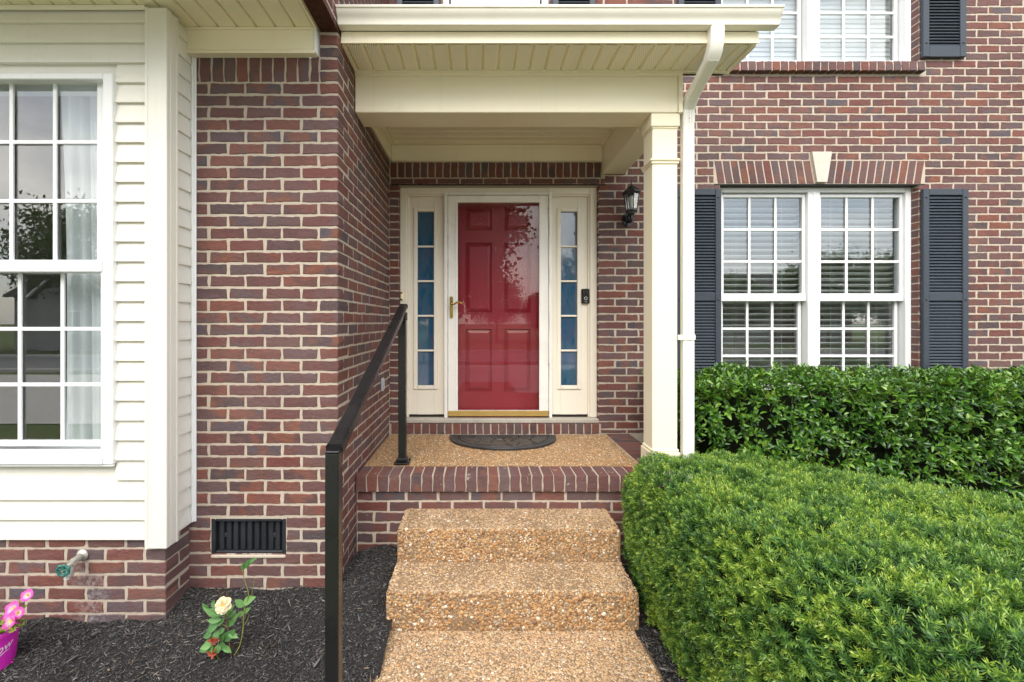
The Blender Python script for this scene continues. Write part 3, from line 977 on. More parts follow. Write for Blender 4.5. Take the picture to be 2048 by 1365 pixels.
SD0, SD1 = -.318, .640              # storm door outer frame
for sgn, (a, b) in ((-1, (x0+bw+.0145, SD0-.004)), (1, (SD1+.004, x1-bw-.0145))):
    cx = -.4865 if sgn < 0 else .798
    g0, g1, gz0, gz1 = cx-.0725, cx+.0725, 1.021, 2.577
    yp = YF+.03
    mb = MB()
    mb.box(a, g0-.002, yp, yp+.04, z0+.055, z1-bw-.016, .002); mb.box(g1+.002, b, yp, yp+.04, z0+.055, z1-bw-.016, .002)
    mb.box(g0-.0015, g1+.0015, yp+.0003, yp+.04, gz1+.002, z1-bw-.016, .0); mb.box(g0-.0015, g1+.0015, yp+.0003, yp+.04, z0+.055, gz0-.002, .0)
    sl = mb.build('sidelight', M['doorcream'], house)
    sl['label'] = 'left sidelight with five blue panes' if sgn < 0 else 'right sidelight with five blue panes'
    mb = MB(); m_ = .036
    mb.box(g0-m_, g0-.0005, yp-.014, yp-.0005, gz0-m_, gz1+m_, .005); mb.box(g1+.0005, g1+m_, yp-.014, yp-.0005, gz0-m_, gz1+m_, .005)
    mb.box(g0, g1, yp-.014, yp-.0005, gz1+.0005, gz1+m_, .005); mb.box(g0, g1, yp-.014, yp-.0005, gz0-m_, gz0-.0005, .005)
    mb.build('moulding', M['doorcream'], sl)
    for i in range(5):
        za, zb_ = gz0+(gz1-gz0)*i/5, gz0+(gz1-gz0)*(i+1)/5
        mb = MB(); mb.box(g0-.001, g1+.001, yp+.012, yp+.016, za+.002, zb_-.002); mb.build('pane', M['film'], sl)
        if i:
            mb = MB(); mb.box(g0-.0005, g1+.0005, yp-.006, yp+.0115, za-.0085, za+.0085, .003); mb.build('muntin', M['doorcream'], sl)
    mb = MB(); mb.box(a+.004, b-.004, yp-.006, yp+.02, z0+.0335, z0+.054, .003); mb.build('weather_strip', M['lintel_dark'], sl)

# red six panel door behind the storm door
yd = YF+.105
ed0, ed1, ez0, ez1 = -.285, .617, z0+.034, z1-bw-.016
def dz(y): return CAMZ + (645-y)/219.5
def dx(x): return (x-960)/219.5
px = [(dx(932), dx(983)), (dx(1010), dx(1061))]
pz = [(dz(459), dz(417)), (dz(625), dz(486)), (dz(783), dz(659))]
mb = MB()
mb.box(ed0, px[0][0], yd, yd+.04, ez0, ez1); mb.box(px[1][1], ed1, yd, yd+.04, ez0, ez1)
mb.box(px[0][1], px[1][0], yd, yd+.04, ez0, ez1)
for (a, b) in px:
    zz = sorted([ez0, ez1] + [z for q in pz for z in q])
    for i in range(0, len(zz)-1, 2): mb.box(a, b, yd, yd+.04, zz[i], zz[i+1])
edoor = mb.build('entry_door', M['red'], house); edoor['label'] = 'dark red six panel door behind storm glass'
for (a, b) in px:
    for (c, d) in pz:
        mb = MB(); bv = .022
        # recessed bevel ring and raised field
        mb.box(a, b, yd+.016, yd+.04, c, d)
        v = []
        for (i, y) in ((.0, .0155), (.010, .012), (.034, .002)):
            v += [(a+i, yd+y, c+i), (b-i, yd+y, c+i), (b-i, yd+y, d-i), (a+i, yd+y, d-i)]
        f = [(k*4+i, k*4+4+i, k*4+4+(i+1) % 4, k*4+(i+1) % 4) for k in (0, 1) for i in range(4)] + [(8, 9, 10, 11)]
        mb.add(v, f); mb.build('panel', M['red'], edoor)
        mb = MB(); t = .008; yy = yd-.004
        mb.box(a-t, a+.002, yy, yd+.006, c-t, d+t, .003); mb.box(b-.002, b+t, yy, yd+.006, c-t, d+t, .003)
        mb.box(a+.0025, b-.0025, yy, yd+.006, d-.002, d+t, .003); mb.box(a+.0025, b-.0025, yy, yd+.006, c-t, c+.002, .003)
        mb.build('moulding', M['red'], edoor)
mb = MB(); mb.box(x0+.1, x1-.1, YF+.16, YF+.2, z0, z1); mb.build('door_backing', M['dark_room'], frame)

# storm door
ys = YF-.012
sx0, sx1, sz0, sz1 = SD0, SD1, z0+.034, z1-bw+.012
mb = MB()
mb.box(sx0, sx0+.030, ys-.010, ys+.05, sz0, sz1, .003); mb.box(sx1-.026, sx1, ys-.010, ys+.05, sz0, sz1, .003)
mb.box(sx0+.0305, sx1-.0265, ys-.010, ys+.05, sz1-.020, sz1-.0005, .003)
st = mb.build('storm_door', M['storm_white'], house); st['label'] = 'white full-view glass storm door'
def qx(x): return (x-960)/225.0
def qz(y): return CAMZ + (645-y)/225.0
gx0, gx1, gz0, gz1 = qx(915), qx(1079), qz(823), qz(405)
lx0, lx1, lz0, lz1 = sx0+.034, sx1-.030, sz0+.012, sz1-.024
mb = MB()
mb.box(lx0, gx0, ys, ys+.04, lz0, lz1, .004); mb.box(gx1, lx1, ys, ys+.04, lz0, lz1, .004)
mb.box(gx0+.0005, gx1-.0005, ys, ys+.04, gz1, lz1-.0005, .004); mb.box(gx0+.0005, gx1-.0005, ys, ys+.04, lz0+.0505, gz0, .004)
leaf = mb.build('door_leaf', M['storm_white'], st)
mb = MB(); e = .020
mb.box(gx0-e, gx0+.003, ys-.005, ys-.0003, gz0-e, gz1+e, .002); mb.box(gx1-.003, gx1+e, ys-.005, ys-.0003, gz0-e, gz1+e, .002)
mb.box(gx0+.0035, gx1-.0035, ys-.005, ys-.0003, gz1-.003, gz1+e, .002); mb.box(gx0+.0035, gx1-.0035, ys-.005, ys-.0003, gz0-e, gz0+.003, .002)
mb.build('glazing_bead', M['storm_white'], st)
mb = MB(); mb.box(gx0, gx1, ys+.012, ys+.016, gz0, gz1); mb.build('pane', M['storm_glass'], st)
mb = MB(); mb.box(lx0+.002, lx1-.002, ys-.008, ys+.03, lz0+.002, lz0+.050, .003); mb.build('door_sweep', M['gold_alu'], st)
for i in range(5):
    zz = sz1-.10-i*.425
    mb = MB(); mb.box(sx1-.0295, sx1-.0262, ys-.014, ys+.0, zz-.14, zz+.14, .001); mb.build('hinge', M['storm_white'], st)
hx, hz = qx(903), qz(615)
mb = MB(); n = 10; prof = []
for i in range(n+1): w_ = math.pi*i/n; prof.append((hx+.014*math.cos(w_), hz+.082+.014*math.sin(w_)))
for i in range(n+1): w_ = math.pi+math.pi*i/n; prof.append((hx+.014*math.cos(w_), hz-.082+.014*math.sin(w_)))
mb.prism(prof, ys-.012, ys-.0055, 'y'); hp = mb.build('handle', M['brass'], st)
mb = MB(); mb.lathe([(.013, 0), (.013, .02), (.008, .024), (.008, .05)], (hx, ys-.060, hz+.028), 14, 'y')
mb.tube([(hx, ys-.055, hz+.028), (hx+.025, ys-.060, hz+.024), (hx+.05, ys-.060, hz+.040), (hx+.078, ys-.058, hz+.044), (hx+.102, ys-.055, hz+.034)], .0075, 8, .0095)
mb.build('lever', M['brass'], st)

# ------------------------------------------------------------------ porch roof, beams, column
porch = thing('porch', (.25, 3.3, LZ), 'cream porch roof with square column over the entry', 'porch')
PX0, PX1 = XC+.006, 1.286
BY0, BY1 = 2.89, 3.11            # front beam
BZ0, BZ1 = 2.919, 3.168
CZ = 3.137                       # ceiling
mb = MB(); mb.box(PX0, PX1-.028, BY0, BY1, BZ0, BZ1, .004); beam = mb.build('beam', M['trimcream'], porch)
mb = MB(); mb.box(PX1-.0275, PX1, BY0-.010, BY1, BZ0-.004, BZ1, .003); mb.build('corner_board', M['trimcream'], beam)
mb = MB(); mb.box(PX0, PX1-.003, BY0-.008, BY0-.0005, BZ1-.022, BZ1+.004, .002); mb.build('top_trim', M['trimcream'], beam)
mb = MB(); mb.box(1.072, 1.268, BY1+.0005, YW-.006, 2.890, BZ1, .004); mb.build('beam', M['trimcream'], porch)
# ceiling boards run along the house
mb = MB(); mb.box(PX0, 1.2, BY1, YW, CZ+.012, CZ+.04); ceil = mb.build('ceiling', M['trimcream'], porch)
y = BY1-.002
while y < YW-.03:
    b = min(y+.098, YW-.024)
    mb = MB(); mb.prism([(y+.001, CZ+.0115), (y+.001, CZ+.008), (y+.011, CZ), (b-.011, CZ), (b-.001, CZ+.008), (b-.001, CZ+.0115)], PX0+.05, 1.0715, 'x')
    mb.build('board', M['trimcream'], ceil); y = b
mb = MB(); mb.box(PX0+.021, 1.0715, YW-.030, YW-.006, 2.996, CZ+.011, .003); mb.build('frieze', M['trimcream'], porch)
mb = MB(); mb.box(PX0+.024, 1.0710, YW-.042, YW-.0305, CZ-.022, CZ-.001, .004); mb.box(PX0+.022, 1.0710, YW-.036, YW-.0305, 2.998, 3.008, .002); mb.build('ceiling_moulding', M['trimcream'], porch)
mb = MB(); mb.box(PX0, PX0+.020, BY1+.0005, YW-.006, 3.004, CZ+.011, .003); mb.build('frieze', M['trimcream'], porch)
mb = MB(); mb.box(PX0+.0205, PX0+.048, BY1+.0005, YW-.043, CZ-.012, CZ+.011, .003); mb.build('ceiling_moulding', M['trimcream'], porch)
mb = MB(); mb.box(1.052, 1.0715, BY1+.0005, YW-.043, CZ-.012, CZ-.001, .003); mb.build('ceiling_moulding', M['trimcream'], porch)
# column
cx0, cx1, cy0 = 1.102, 1.262, BY0+.018
cy1 = cy0+.160
mb = MB(); mb.box(cx0, cx1, cy0, cy1, LZ+.15, BZ0-.0005, .004); colm = mb.build('column', M['trimcream'], porch)
def collar(z0, z1, e, nm, c=.004):
    mb = MB(); mb.box(cx0-e, cx1+e, cy0-e, cy1+e, z0, z1, c); mb.build(nm, M['trimcream'], colm)
collar(BZ0-.085, BZ0-.001, .012, 'capital'); collar(BZ0-.100, BZ0-.0855, .006, 'capital_bead', .006)
collar(2.598, 2.612, .008, 'neck_moulding', .003); collar(2.6125, 2.632, .016, 'neck_moulding', .008)
collar(LZ+.004, LZ+.150, .014, 'base'); collar(LZ+.1505, LZ+.170, .008, 'base_moulding', .006)
# front soffit
FY = 2.60
SFZ = 3.176
FXR = 1.588
mb = MB(); mb.box(PX0, FXR-.004, FY+.012, BY0-.001, SFZ+.014, SFZ+.03); mb.box(PX1-.03, FXR-.004, BY0-.0005, BY0+.03, SFZ-.01, SFZ+.03)
sof = mb.build('soffit', M['trimcream'], porch); sof['label'] = 'perforated cream soffit behind the gutter'
x = PX0+.022
mb = MB(); mb.box(PX0, x-.001, FY+.0125, BY0-.001, SFZ-.004, SFZ+.0135, .002); mb.box(PX0, FXR-.030, BY0-.014, BY0-.0085, SFZ-.010, SFZ+.0135, .001)
mb.build('edge_trim', M['trimcream'], sof)
while x < FXR-.045:
    b = min(x+.0985, FXR-.030)
    ya, yb = FY+.013, BY0-.015
    mb = MB(); mb.prism([(x+.001, SFZ+.0135), (x+.003, SFZ+.012), (x+.012, SFZ), (x+.018, SFZ), (x+.018, SFZ+.0135)], ya, yb, 'y')
    mb.prism([(b-.018, SFZ+.0135), (b-.018, SFZ), (b-.012, SFZ), (b-.003, SFZ+.012), (b-.002, SFZ+.0135)], ya, yb, 'y')
    pn = mb.build('panel', M['trimcream'], sof)
    mb = MB(); mb.box(x+.0185, b-.0185, ya, yb, SFZ+.0002, SFZ+.0130); o = mb.build('panel', M['perf'], sof)
    x = b
mb = MB(); mb.box(FXR-.0295, FXR, FY+.0125, BY0+.030, SFZ-.006, SFZ+.10, .003); mb.box(PX1+.001, FXR-.030, BY0+.002, BY0+.028, SFZ-.010, SFZ+.10, .003); mb.build('return_trim', M['trimcream'], sof)
mb = MB(); mb.box(PX0, FXR+.004, FY-.004, FY+.012, SFZ+.006, SFZ+.070, .003); fas = mb.build('fascia', M['trimcream'], porch)
mb = MB(); mb.box(PX0, FXR+.006, FY-.010, FY-.0045, SFZ-.001, SFZ+.010, .002); mb.build('drip_lip', M['trimcream'], fas)
# roof
mb = MB(); mb.prism([(FY-.03, 3.335), (YW-.006, 3.742), (YW-.006, 3.700), (FY-.02, 3.255)], PX0, 1.60, 'x'); mb.build('roof', M['roof'], porch)
mb = MB(); mb.prism([(FY+.013, 3.25), (FY+.013, 3.195), (YW-.006, 3.195), (YW-.006, 3.70)], 1.255, 1.285, 'x'); mb.build('gable_end', M['trimcream'], porch)
# gutter
GX0, GX1 = PX0+.004, 1.672
prof = [(FY-.005, 3.330), (FY-.005, 3.247), (FY-.050, 3.247), (FY-.058, 3.250), (FY-.060, 3.262), (FY-.062, 3.272), (FY-.066, 3.282), (FY-.074, 3.292), (FY-.082, 3.303), (FY-.087, 3.316), (FY-.088, 3.323),
        (FY-.094, 3.324), (FY-.096, 3.334), (FY-.094, 3.337), (FY-.070, 3.337), (FY-.070, 3.330)]
mb = MB(); mb.prism(prof, GX0, GX1, 'x')
gut = mb.build('gutter', M['gutter'], porch, smooth=True)
mb = MB()
for xx in (GX1+.0005, GX0-.004):
    p2 = [(y-.003 if y < FY-.04 else y, z) for (y, z) in prof]; mb.prism(p2, xx, xx+.003, 'x')
mb.build('end_cap', M['gutter'], gut)
# downspout
DXC = 1.333
a_, b_ = .036, .027
sect = [(-a_, -b_+.006), (-a_+.006, -b_), (-a_*.45, -b_), (-a_*.38, -b_+.0035), (-a_*.1, -b_+.0035), (0, -b_), (a_*.1, -b_+.0035), (a_*.38, -b_+.0035), (a_*.45, -b_), (a_-.006, -b_), (a_, -b_+.006), (a_, b_-.006), (a_-.006, b_), (-a_+.006, b_), (-a_, b_-.006)]
plain = [(-a_, -b_+.008), (-a_+.008, -b_), (a_-.008, -b_), (a_, -b_+.008), (a_, b_-.008), (a_-.008, b_), (-a_+.008, b_), (-a_, b_-.008)]
def scaled(s, k): return [(p*k, q*k) for (p, q) in s]
el1 = []; 
P0 = Vector((DXC, FY-.030, 3.252)); P1 = Vector((DXC, FY-.030, 3.165)); P2 = Vector((DXC, FY+.005, 3.105)); 
P3 = Vector((DXC, 2.885, 2.995)); P4 = Vector((DXC, 2.925, 2.945)); P5 = Vector((DXC, 2.925, 2.86))
def curve3(a, b, c, n=8): return [(a*(1-t)**2 + b*2*t*(1-t) + c*t*t) for t in [i/n for i in range(n+1)]]
mb = MB(); pth = [P0, P0.lerp(P1, .35)] + curve3(P0.lerp(P1, .4), P1.lerp(Vector((DXC, FY-.030, 3.125)), .8), P2.lerp(P3, .08), 10)
# crimped inner bend
crp = []
for i, q in enumerate(pth): crp.append(q + Vector((0, .0015*(1 if i % 2 else -1), 0)) if 2 < i < len(pth)-2 else q)
mb.sweep(crp, scaled(plain, 1.08)); ds = mb.build('downspout', M['downspout'], porch, smooth=True)
mb = MB(); mb.sweep([P2, P2.lerp(P3, .5), P3], plain); mb.build('offset_pipe', M['downspout'], ds, smooth=True)
mb = MB(); mb.sweep([P2.lerp(P3, .88)] + curve3(P2.lerp(P3, .92), Vector((DXC, 2.918, 2.968)), P4, 6) + [P5], scaled(sect, 1.06)); mb.build('elbow', M['downspout'], ds, smooth=True)
mb = MB(); mb.sweep([P4+Vector((0, 0, -.03)), Vector((DXC, 2.925, 1.6)), Vector((DXC, 2.925, .12))], sect); mb.build('leader_pipe', M['downspout'], ds)
mb = MB(); mb.box(DXC-.074, DXC+.038, 2.925-.0315, 2.925-.0275, 1.474, 1.506, .001); mb.box(DXC+.0365, DXC+.0395, 2.8965, 2.96, 1.474, 1.506, .001); mb.build('strap', M['downspout'], ds)
for (yy, zz) in ((FY-.0605, 3.225), (2.8955, 2.885)):
    mb = MB(); mb.lathe([(.004, 0), (.003, .003)], (DXC, yy, zz), 8, 'y'); mb.build('screw', M['sill_grey'], ds)

# ------------------------------------------------------------------ landing
LY0 = 2.930                         # brick face of the landing
LX1 = 1.315
land = thing('porch_landing', (.25, 3.4, 0), 'brick edged porch landing with pebble top at the door', 'landing')
mb = MB(); mb.box(XC+.006, LX1-.01, LY0+.008, YW-.036, -.3, LZ-.016); mb.build('core', M['mortar'], land)
wl = Wall('face', FRONT(LY0), land, M['brick_worn'])
wl.mortar([(XC+.006, LX1-.012, -.3, .500)], .02)
zc = .496-BH/2
k = 0
while zc > -.02:
    ph = XC+.012 + (0 if k % 2 else .098+JT)
    if k % 2 == 0: wl.brick(XC+.012, XC+.012+.098, zc-BH/2, zc+BH/2)
    u = ph
    while u < LX1-.03:
        wl.brick(u+random.uniform(-.002, .002), min(u+BP-JT, LX1), zc-BH/2, zc+BH/2); u += BP
    zc -= CP; k += 1
# rowlock nosing: bricks on edge, their ends to the front
wl.finish()
mb = MB(); mb.box(XC+.008, LX1-.004, LY0-.016, LY0+.168, .5005, LZ-.0045); mb.build('nosing_mortar', M['mortar'], land)
u = XC+.010
while u < LX1-.05:
    mm = Matrix.Translation((u+.029, LY0-.025+random.uniform(-.002, .002), (.504+LZ)/2)) @ Matrix.Rotation(random.uniform(-.008, .008), 4, 'Z')
    mesh_obj('brick', brick_mesh(.0585, LZ-.504, .19, random.randrange(6)), M['brick_worn'], land, mm); u += .0702+random.uniform(-.001, .001)
# edge bricks along the open side
y = LY0+.172
mb = MB(); mb.box(1.098, LX1-.012, y-.003, YW-.006, LZ-.03, LZ-.0045); mb.build('edge_mortar', M['mortar'], land)
while y < YW-.06:
    mm = Matrix.Translation((LX1-.002, y+.029, LZ-.048)) @ Matrix.Rotation(R(90), 4, 'Z')
    mesh_obj('brick', brick_mesh(.0585, .096, .205, random.randrange(6)), M['brick_worn'], land, mm); y += .0702
mb = MB(); mb.box(XC+.007, 1.0975, LY0+.1685, YW-.036, LZ-.03, LZ-.003); slab = mb.build('slab', M['matrix_landing'], land)

# ------------------------------------------------------------------ steps and path
SXa, SXb = -.478, .812
steps = thing('front_steps', (.17, 2.6, 0), 'two pebbled concrete steps below the brick landing', 'steps')
def wob(v): return v
def step_mesh(y0, y1, z0, z1, flare):
    """rounded block: front edge at y0, slightly bellied sides"""
    prof = [(y1, z0), (y0+.012, z0), (y0+.006, z0+.03), (y0, z0+(z1-z0)*.55), (y0+.001, z1-.018), (y0+.004, z1-.007), (y0+.012, z1-.0015), (y0+.03, z1), (y1, z1)]
    v = []; f = []; xs = []
    n = 40
    for i in range(n+1):
        t = i/n
        xx = SXa-flare + (SXb-SXa+2*flare)*t
        e = min(t, 1-t)*(SXb-SXa)
        drop = .012*max(0, 1-e/.03)**2
        for (y, z) in prof:
            w_ = mnoise.noise(Vector((xx*5, y*5, z*5)))*.003
            v.append((xx, y + w_, z - (drop if z > z0+.05 else 0) + w_*.5))
    m = len(prof)
    for i in range(n):
        for j in range(m):
            f.append((i*m+j, (i+1)*m+j, (i+1)*m+(j+1) % m, i*m+(j+1) % m))
    f += [tuple(range(m)), tuple(range(n*m, (n+1)*m))[::-1]]
    return v, f
mb = MB(); mb.add(*step_mesh(2.632, LY0-.002, -.2, .388, .0)); s1 = mb.build('step', M['matrix'], steps, smooth=True)
mb = MB(); mb.add(*step_mesh(2.338, 2.660, -.2, .199, .004)); s2 = mb.build('step', M['matrix'], steps, smooth=True)
mb = MB(); n = 24
v = []; f = []
for i in range(n+1):
    yy = 2.37 - (2.37+4.0)*i/n
    wv = .010*math.sin(i*1.9)
    v += [(SXa-.004+wv*.5, yy, -.12), (SXa-.004+wv*.5, yy, -.004), (SXa+.012+wv*.5, yy, .0), (SXb-.012, yy, .0), (SXb+.004, yy, -.004), (SXb+.004, yy, -.12)]
for i in range(n):
    for j in range(5): f.append((i*6+j, i*6+j+1, i*6+6+j+1, i*6+6+j))
mb.add(v, f); path = mb.build('path', M['matrix']); tag(path, kind='structure')

# pebbles: squashed icosahedra, seated in the faces
ph_ = (1+5**.5)/2
ICO = np.array([(-1, ph_, 0), (1, ph_, 0), (-1, -ph_, 0), (1, -ph_, 0), (0, -1, ph_), (0, 1, ph_), (0, -1, -ph_), (0, 1, -ph_), (ph_, 0, -1), (ph_, 0, 1), (-ph_, 0, -1), (-ph_, 0, 1)])/math.sqrt(1+ph_**2)
ICF = np.array([(0, 11, 5), (0, 5, 1), (0, 1, 7), (0, 7, 10), (0, 10, 11), (1, 5, 9), (5, 11, 4), (11, 10, 2), (10, 7, 6), (7, 1, 8), (3, 9, 4), (3, 4, 2), (3, 2, 6), (3, 6, 8), (3, 8, 9), (4, 9, 5), (2, 4, 11), (6, 2, 10), (8, 6, 7), (9, 8, 1)])
ICF = np.array([t for t in ICF if ICO[list(t)][:, 2].max() > .2])
OCT = np.array([(1, 0, -.3), (0, 1, -.3), (-1, 0, -.3), (0, -1, -.3), (0, 0, 1)], float)
OCF = np.array([(0, 1, 4), (1, 2, 4), (2, 3, 4), (3, 0, 4)])
def pebbles(name, parent, patches, low=False, mat='pebble', seat=(-.75, -.15)):
    """patches: (origin, u, v, normal, lu, lv, count, size)"""
    B, Fc = (OCT, OCF) if low else (ICO, ICF)
    Vs = []; Fs = []; n0 = 0
    for (o, u, v, nn, lu, lv, cnt, sz) in patches:
        o, u, v, nn = (np.array(q, float) for q in (o, u, v, nn))
        a = rng.random(cnt)*lu; b = rng.random(cnt)*lv
        s = sz*np.exp(rng.normal(0, .38, cnt)); s = np.clip(s, sz*.45, sz*2.4)
        asp = rng.uniform(.55, 1.0, cnt); th = rng.random(cnt)*6.283
        hgt = s*rng.uniform(.35, .62, cnt)
        c = o + a[:, None]*u + b[:, None]*v + nn*(hgt*rng.uniform(seat[0], seat[1], cnt))[:, None]
        cu = np.cos(th)[:, None]*u + np.sin(th)[:, None]*v; cv = -np.sin(th)[:, None]*u + np.cos(th)[:, None]*v
        jit = 1+rng.normal(0, .13, (cnt, len(B), 1))
        P = c[:, None, :] + jit*(B[None, :, 0:1]*(s[:, None, None]*cu[:, None, :]) + B[None, :, 1:2]*((s*asp)[:, None, None]*cv[:, None, :]) + B[None, :, 2:3]*(hgt[:, None, None]*nn[None, None, :]))
        Vs.append(P.reshape(-1, 3)); Fs.append((Fc[None] + (np.arange(cnt)*len(B))[:, None, None] + n0).reshape(-1, 3)); n0 += cnt*len(B)
    o_ = np_mesh(name, np.concatenate(Vs), np.concatenate(Fs), M[mat], parent, smooth=True)
    o_['kind'] = 'stuff'
    return o_
U, VY, VZ = (1, 0, 0), (0, 1, 0), (0, 0, 1)
WX = SXb-SXa
pebbles('tread_pebbles', s1, [((SXa+.006, 2.640, .3875), U, VY, VZ, WX-.012, .285, 9000, .0050)], mat='pebble_worn_lit')
pebbles('riser_pebbles', s1, [((SXa+.006, 2.6335, .200), U, VZ, (0, -1, 0), WX-.012, .184, 6200, .0056),
                        ((SXa+.001, 2.64, .10), VY, VZ, (-1, 0, 0), .285, .275, 1700, .0056), ((SXb-.001, 2.64, .10), VY, VZ, (1, 0, 0), .285, .275, 700, .0056)], seat=(-.45, .10))
pebbles('tread_pebbles', s2, [((SXa, 2.346, .1985), U, VY, VZ, WX, .290, 9000, .0051)], mat='pebble_worn_lit')
pebbles('riser_pebbles', s2, [((SXa, 2.3395, .003), U, VZ, (0, -1, 0), WX, .192, 6600, .0059),
                        ((SXa-.004, 2.345, .0), VY, VZ, (-1, 0, 0), .31, .185, 1600, .0056), ((SXb+.004, 2.345, .0), VY, VZ, (1, 0, 0), .31, .185, 700, .0056)], seat=(-.45, .10))
pebbles('pebbles', path, [((SXa+.012, 1.72, .0005), U, VY, VZ, WX-.024, .625, 17000, .0052)], mat='pebble_worn_lit')
pebbles('pebbles', slab, [((XC+.012, LY0+.172, LZ-.003), U, VY, VZ, 1.885, .868, 21000, .0058)], low=True, mat='pebble_landing', seat=(-.3, .1))

# ------------------------------------------------------------------ handrail
rail = thing('handrail', (-.54, 1.68, 0), 'black metal handrail with two posts beside the steps', 'handrail')
RXc = -.540
mb = MB(); mb.box(RXc-.025, RXc+.025, 1.655, 1.705, -.2, 1.108, .003); lp = mb.build('post', M['black_metal'], rail)
mb = MB(); mb.box(RXc-.0275, RXc+.0275, 1.6525, 1.7075, 1.1085, 1.1165, .003); mb.build('post_cap', M['black_metal'], lp)
mb = MB(); mb.box(RXc-.026, RXc+.026, 3.145, 3.197, LZ, 1.655, .003); up = mb.build('post', M['black_metal'], rail)
mb = MB(); mb.box(RXc-.052, RXc+.052, 3.119, 3.223, LZ+.001, LZ+.014, .004); mb.box(RXc-.036, RXc+.036, 3.135, 3.207, LZ+.0145, LZ+.040, .006); mb.build('base_plate', M['black_metal'], up)
for sx_ in (-1, 1):
    for sy_ in (-1, 1):
        mb = MB(); mb.lathe([(.006, 0), (.006, .006), (.003, .009)], (RXc+sx_*.043, 3.171+sy_*.043, LZ+.0145), 6); mb.build('bolt', M['black_metal'], up)
r0, r1 = Vector((RXc, 1.700, 1.118)), Vector((RXc, 3.20, 1.690))
cap = [(-.030, -.004), (-.030, .012), (-.022, .022), (.022, .022), (.030, .012), (.030, -.004), (.024, -.010), (-.024, -.010)]
mb = MB(); mb.sweep([r0, r0.lerp(r1, .5), r1], cap); mb.build('rail', M['black_metal'], rail)
mb = MB(); d_ = (r1-r0).normalized(); nrm = Vector((0, -d_.z, d_.y))
mb.sweep([r0+d_*.035-nrm*.026, r1-d_*.02-nrm*.026], [(-.019, -.0155), (-.019, .0155), (.019, .0155), (.019, -.0155)]); mb.build('rail_channel', M['black_metal'], rail)
mb = MB(); mb.sweep([r1+d_*.0005, r1+d_*.012], [(p*1.06, q*1.06) for (p, q) in cap]); mb.build('end_cap', M['black_metal'], rail)
mb = MB(); mb.sweep([r0-d_*.012, r0-d_*.0005], [(p*1.06, q*1.06) for (p, q) in cap]); mb.build('end_cap', M['black_metal'], rail)
mb = MB(); mb.sweep([r0+d_*.0-nrm*.016, r0+d_*.05-nrm*.016], [(-.024, -.02), (-.024, .005), (.024, .005), (.024, -.02)]); mb.build('bracket', M['black_metal'], rail)
mb = MB(); mb.box(RXc+.0265, RXc+.032, 3.15, 3.19, 1.60, 1.655, .003); mb.build('bracket', M['black_metal'], rail)

# ------------------------------------------------------------------ shutters
def shutter(x0, x1, z0, z1, zmid, label, brail=.075, name='shutter'):
    yf, yb = YW-.040, YW-.006
    t = thing(name, ((x0+x1)/2, yb, z0), label, 'shutter', 'slate shutters beside the windows')
    sw = .052
    for (a, b) in ((x0, x0+sw), (x1-sw, x1)):
        mb = MB(); mb.box(a, b, yf, yb, z0, z1, .004); mb.build('stile', M['slate'], t)
    rails = [(z0, z0+brail), (z1-.055, z1)]
    if zmid: rails.append((zmid-.032, zmid+.032))
    for (a, b) in rails:
        mb = MB(); mb.box(x0+sw+.0005, x1-sw-.0005, yf+.003, yb, a, b, .003); mb.build('rail', M['slate'], t)
    mb = MB(); mb.box(x0+.02, x1-.02, yb-.006, yb-.001, z0+.02, z1-.02); mb.build('back', M['slate'], t)
    cuts = sorted([z for q in rails for z in q])[1:-1]
    sm = MB(); sm.prism([(-.012, -.016), (-.014, -.012), (.006, .013), (.010, .013), (.010, .009), (-.009, -.016)], 0, x1-x0-2*sw-.001, 'x')
    me = sm.mesh('slat')
    for i in range(0, len(cuts), 2):
        a, b = cuts[i], cuts[i+1]
        n = int((b-a)/.0262)
        for k in range(n):
            mesh_obj('slat', me, M['slate'], t, Matrix.Translation((x0+sw+.0005, yf+.019, a+.014+k*(b-a-.004)/n)))
    for zz in (z1-.075, (zmid or (z0+z1)/2)-.02, z0+brail+.02):
        for xx in (x0+sw*.5, x1-sw*.5):
            mb = MB(); mb.lathe([(.0085, 0), (.0075, -.006), (.003, -.008)], (xx, yf-.0002, zz), 8, 'y'); mb.build('screw', M['slate'], t)
    return t
SHW = .395
shutter(W1[1]+.004, W1[1]+.004+SHW, .98, 2.752, 1.805, 'slate blue louvred shutter right of the hedge window')
shutter(W1[0]-.004-SHW, W1[0]-.004, .98, 2.752, 1.805, 'slate blue louvred shutter between porch column and hedge window')
shutter(W2[1]+.004, W2[1]+.004+SHW-.02, 3.905, 5.38, 4.66, 'slate blue louvred shutter at top right beside upper twin window', .10)
shutter(W2[0]-.004-SHW+.02, W2[0]-.004, 3.905, 5.38, 4.66, 'slate blue shutter above gutter, left of upper twin window', .10)
shutter(W3[1]+.02, W3[1]+.02+SHW-.02, 3.905, 5.38, 4.66, 'slate blue shutter above gutter, right of middle upper window', .10)
shutter(W3[0]-.02-SHW+.02, W3[0]-.02, 3.905, 5.38, 4.66, 'slate blue shutter above gutter, left of middle upper window', .10)

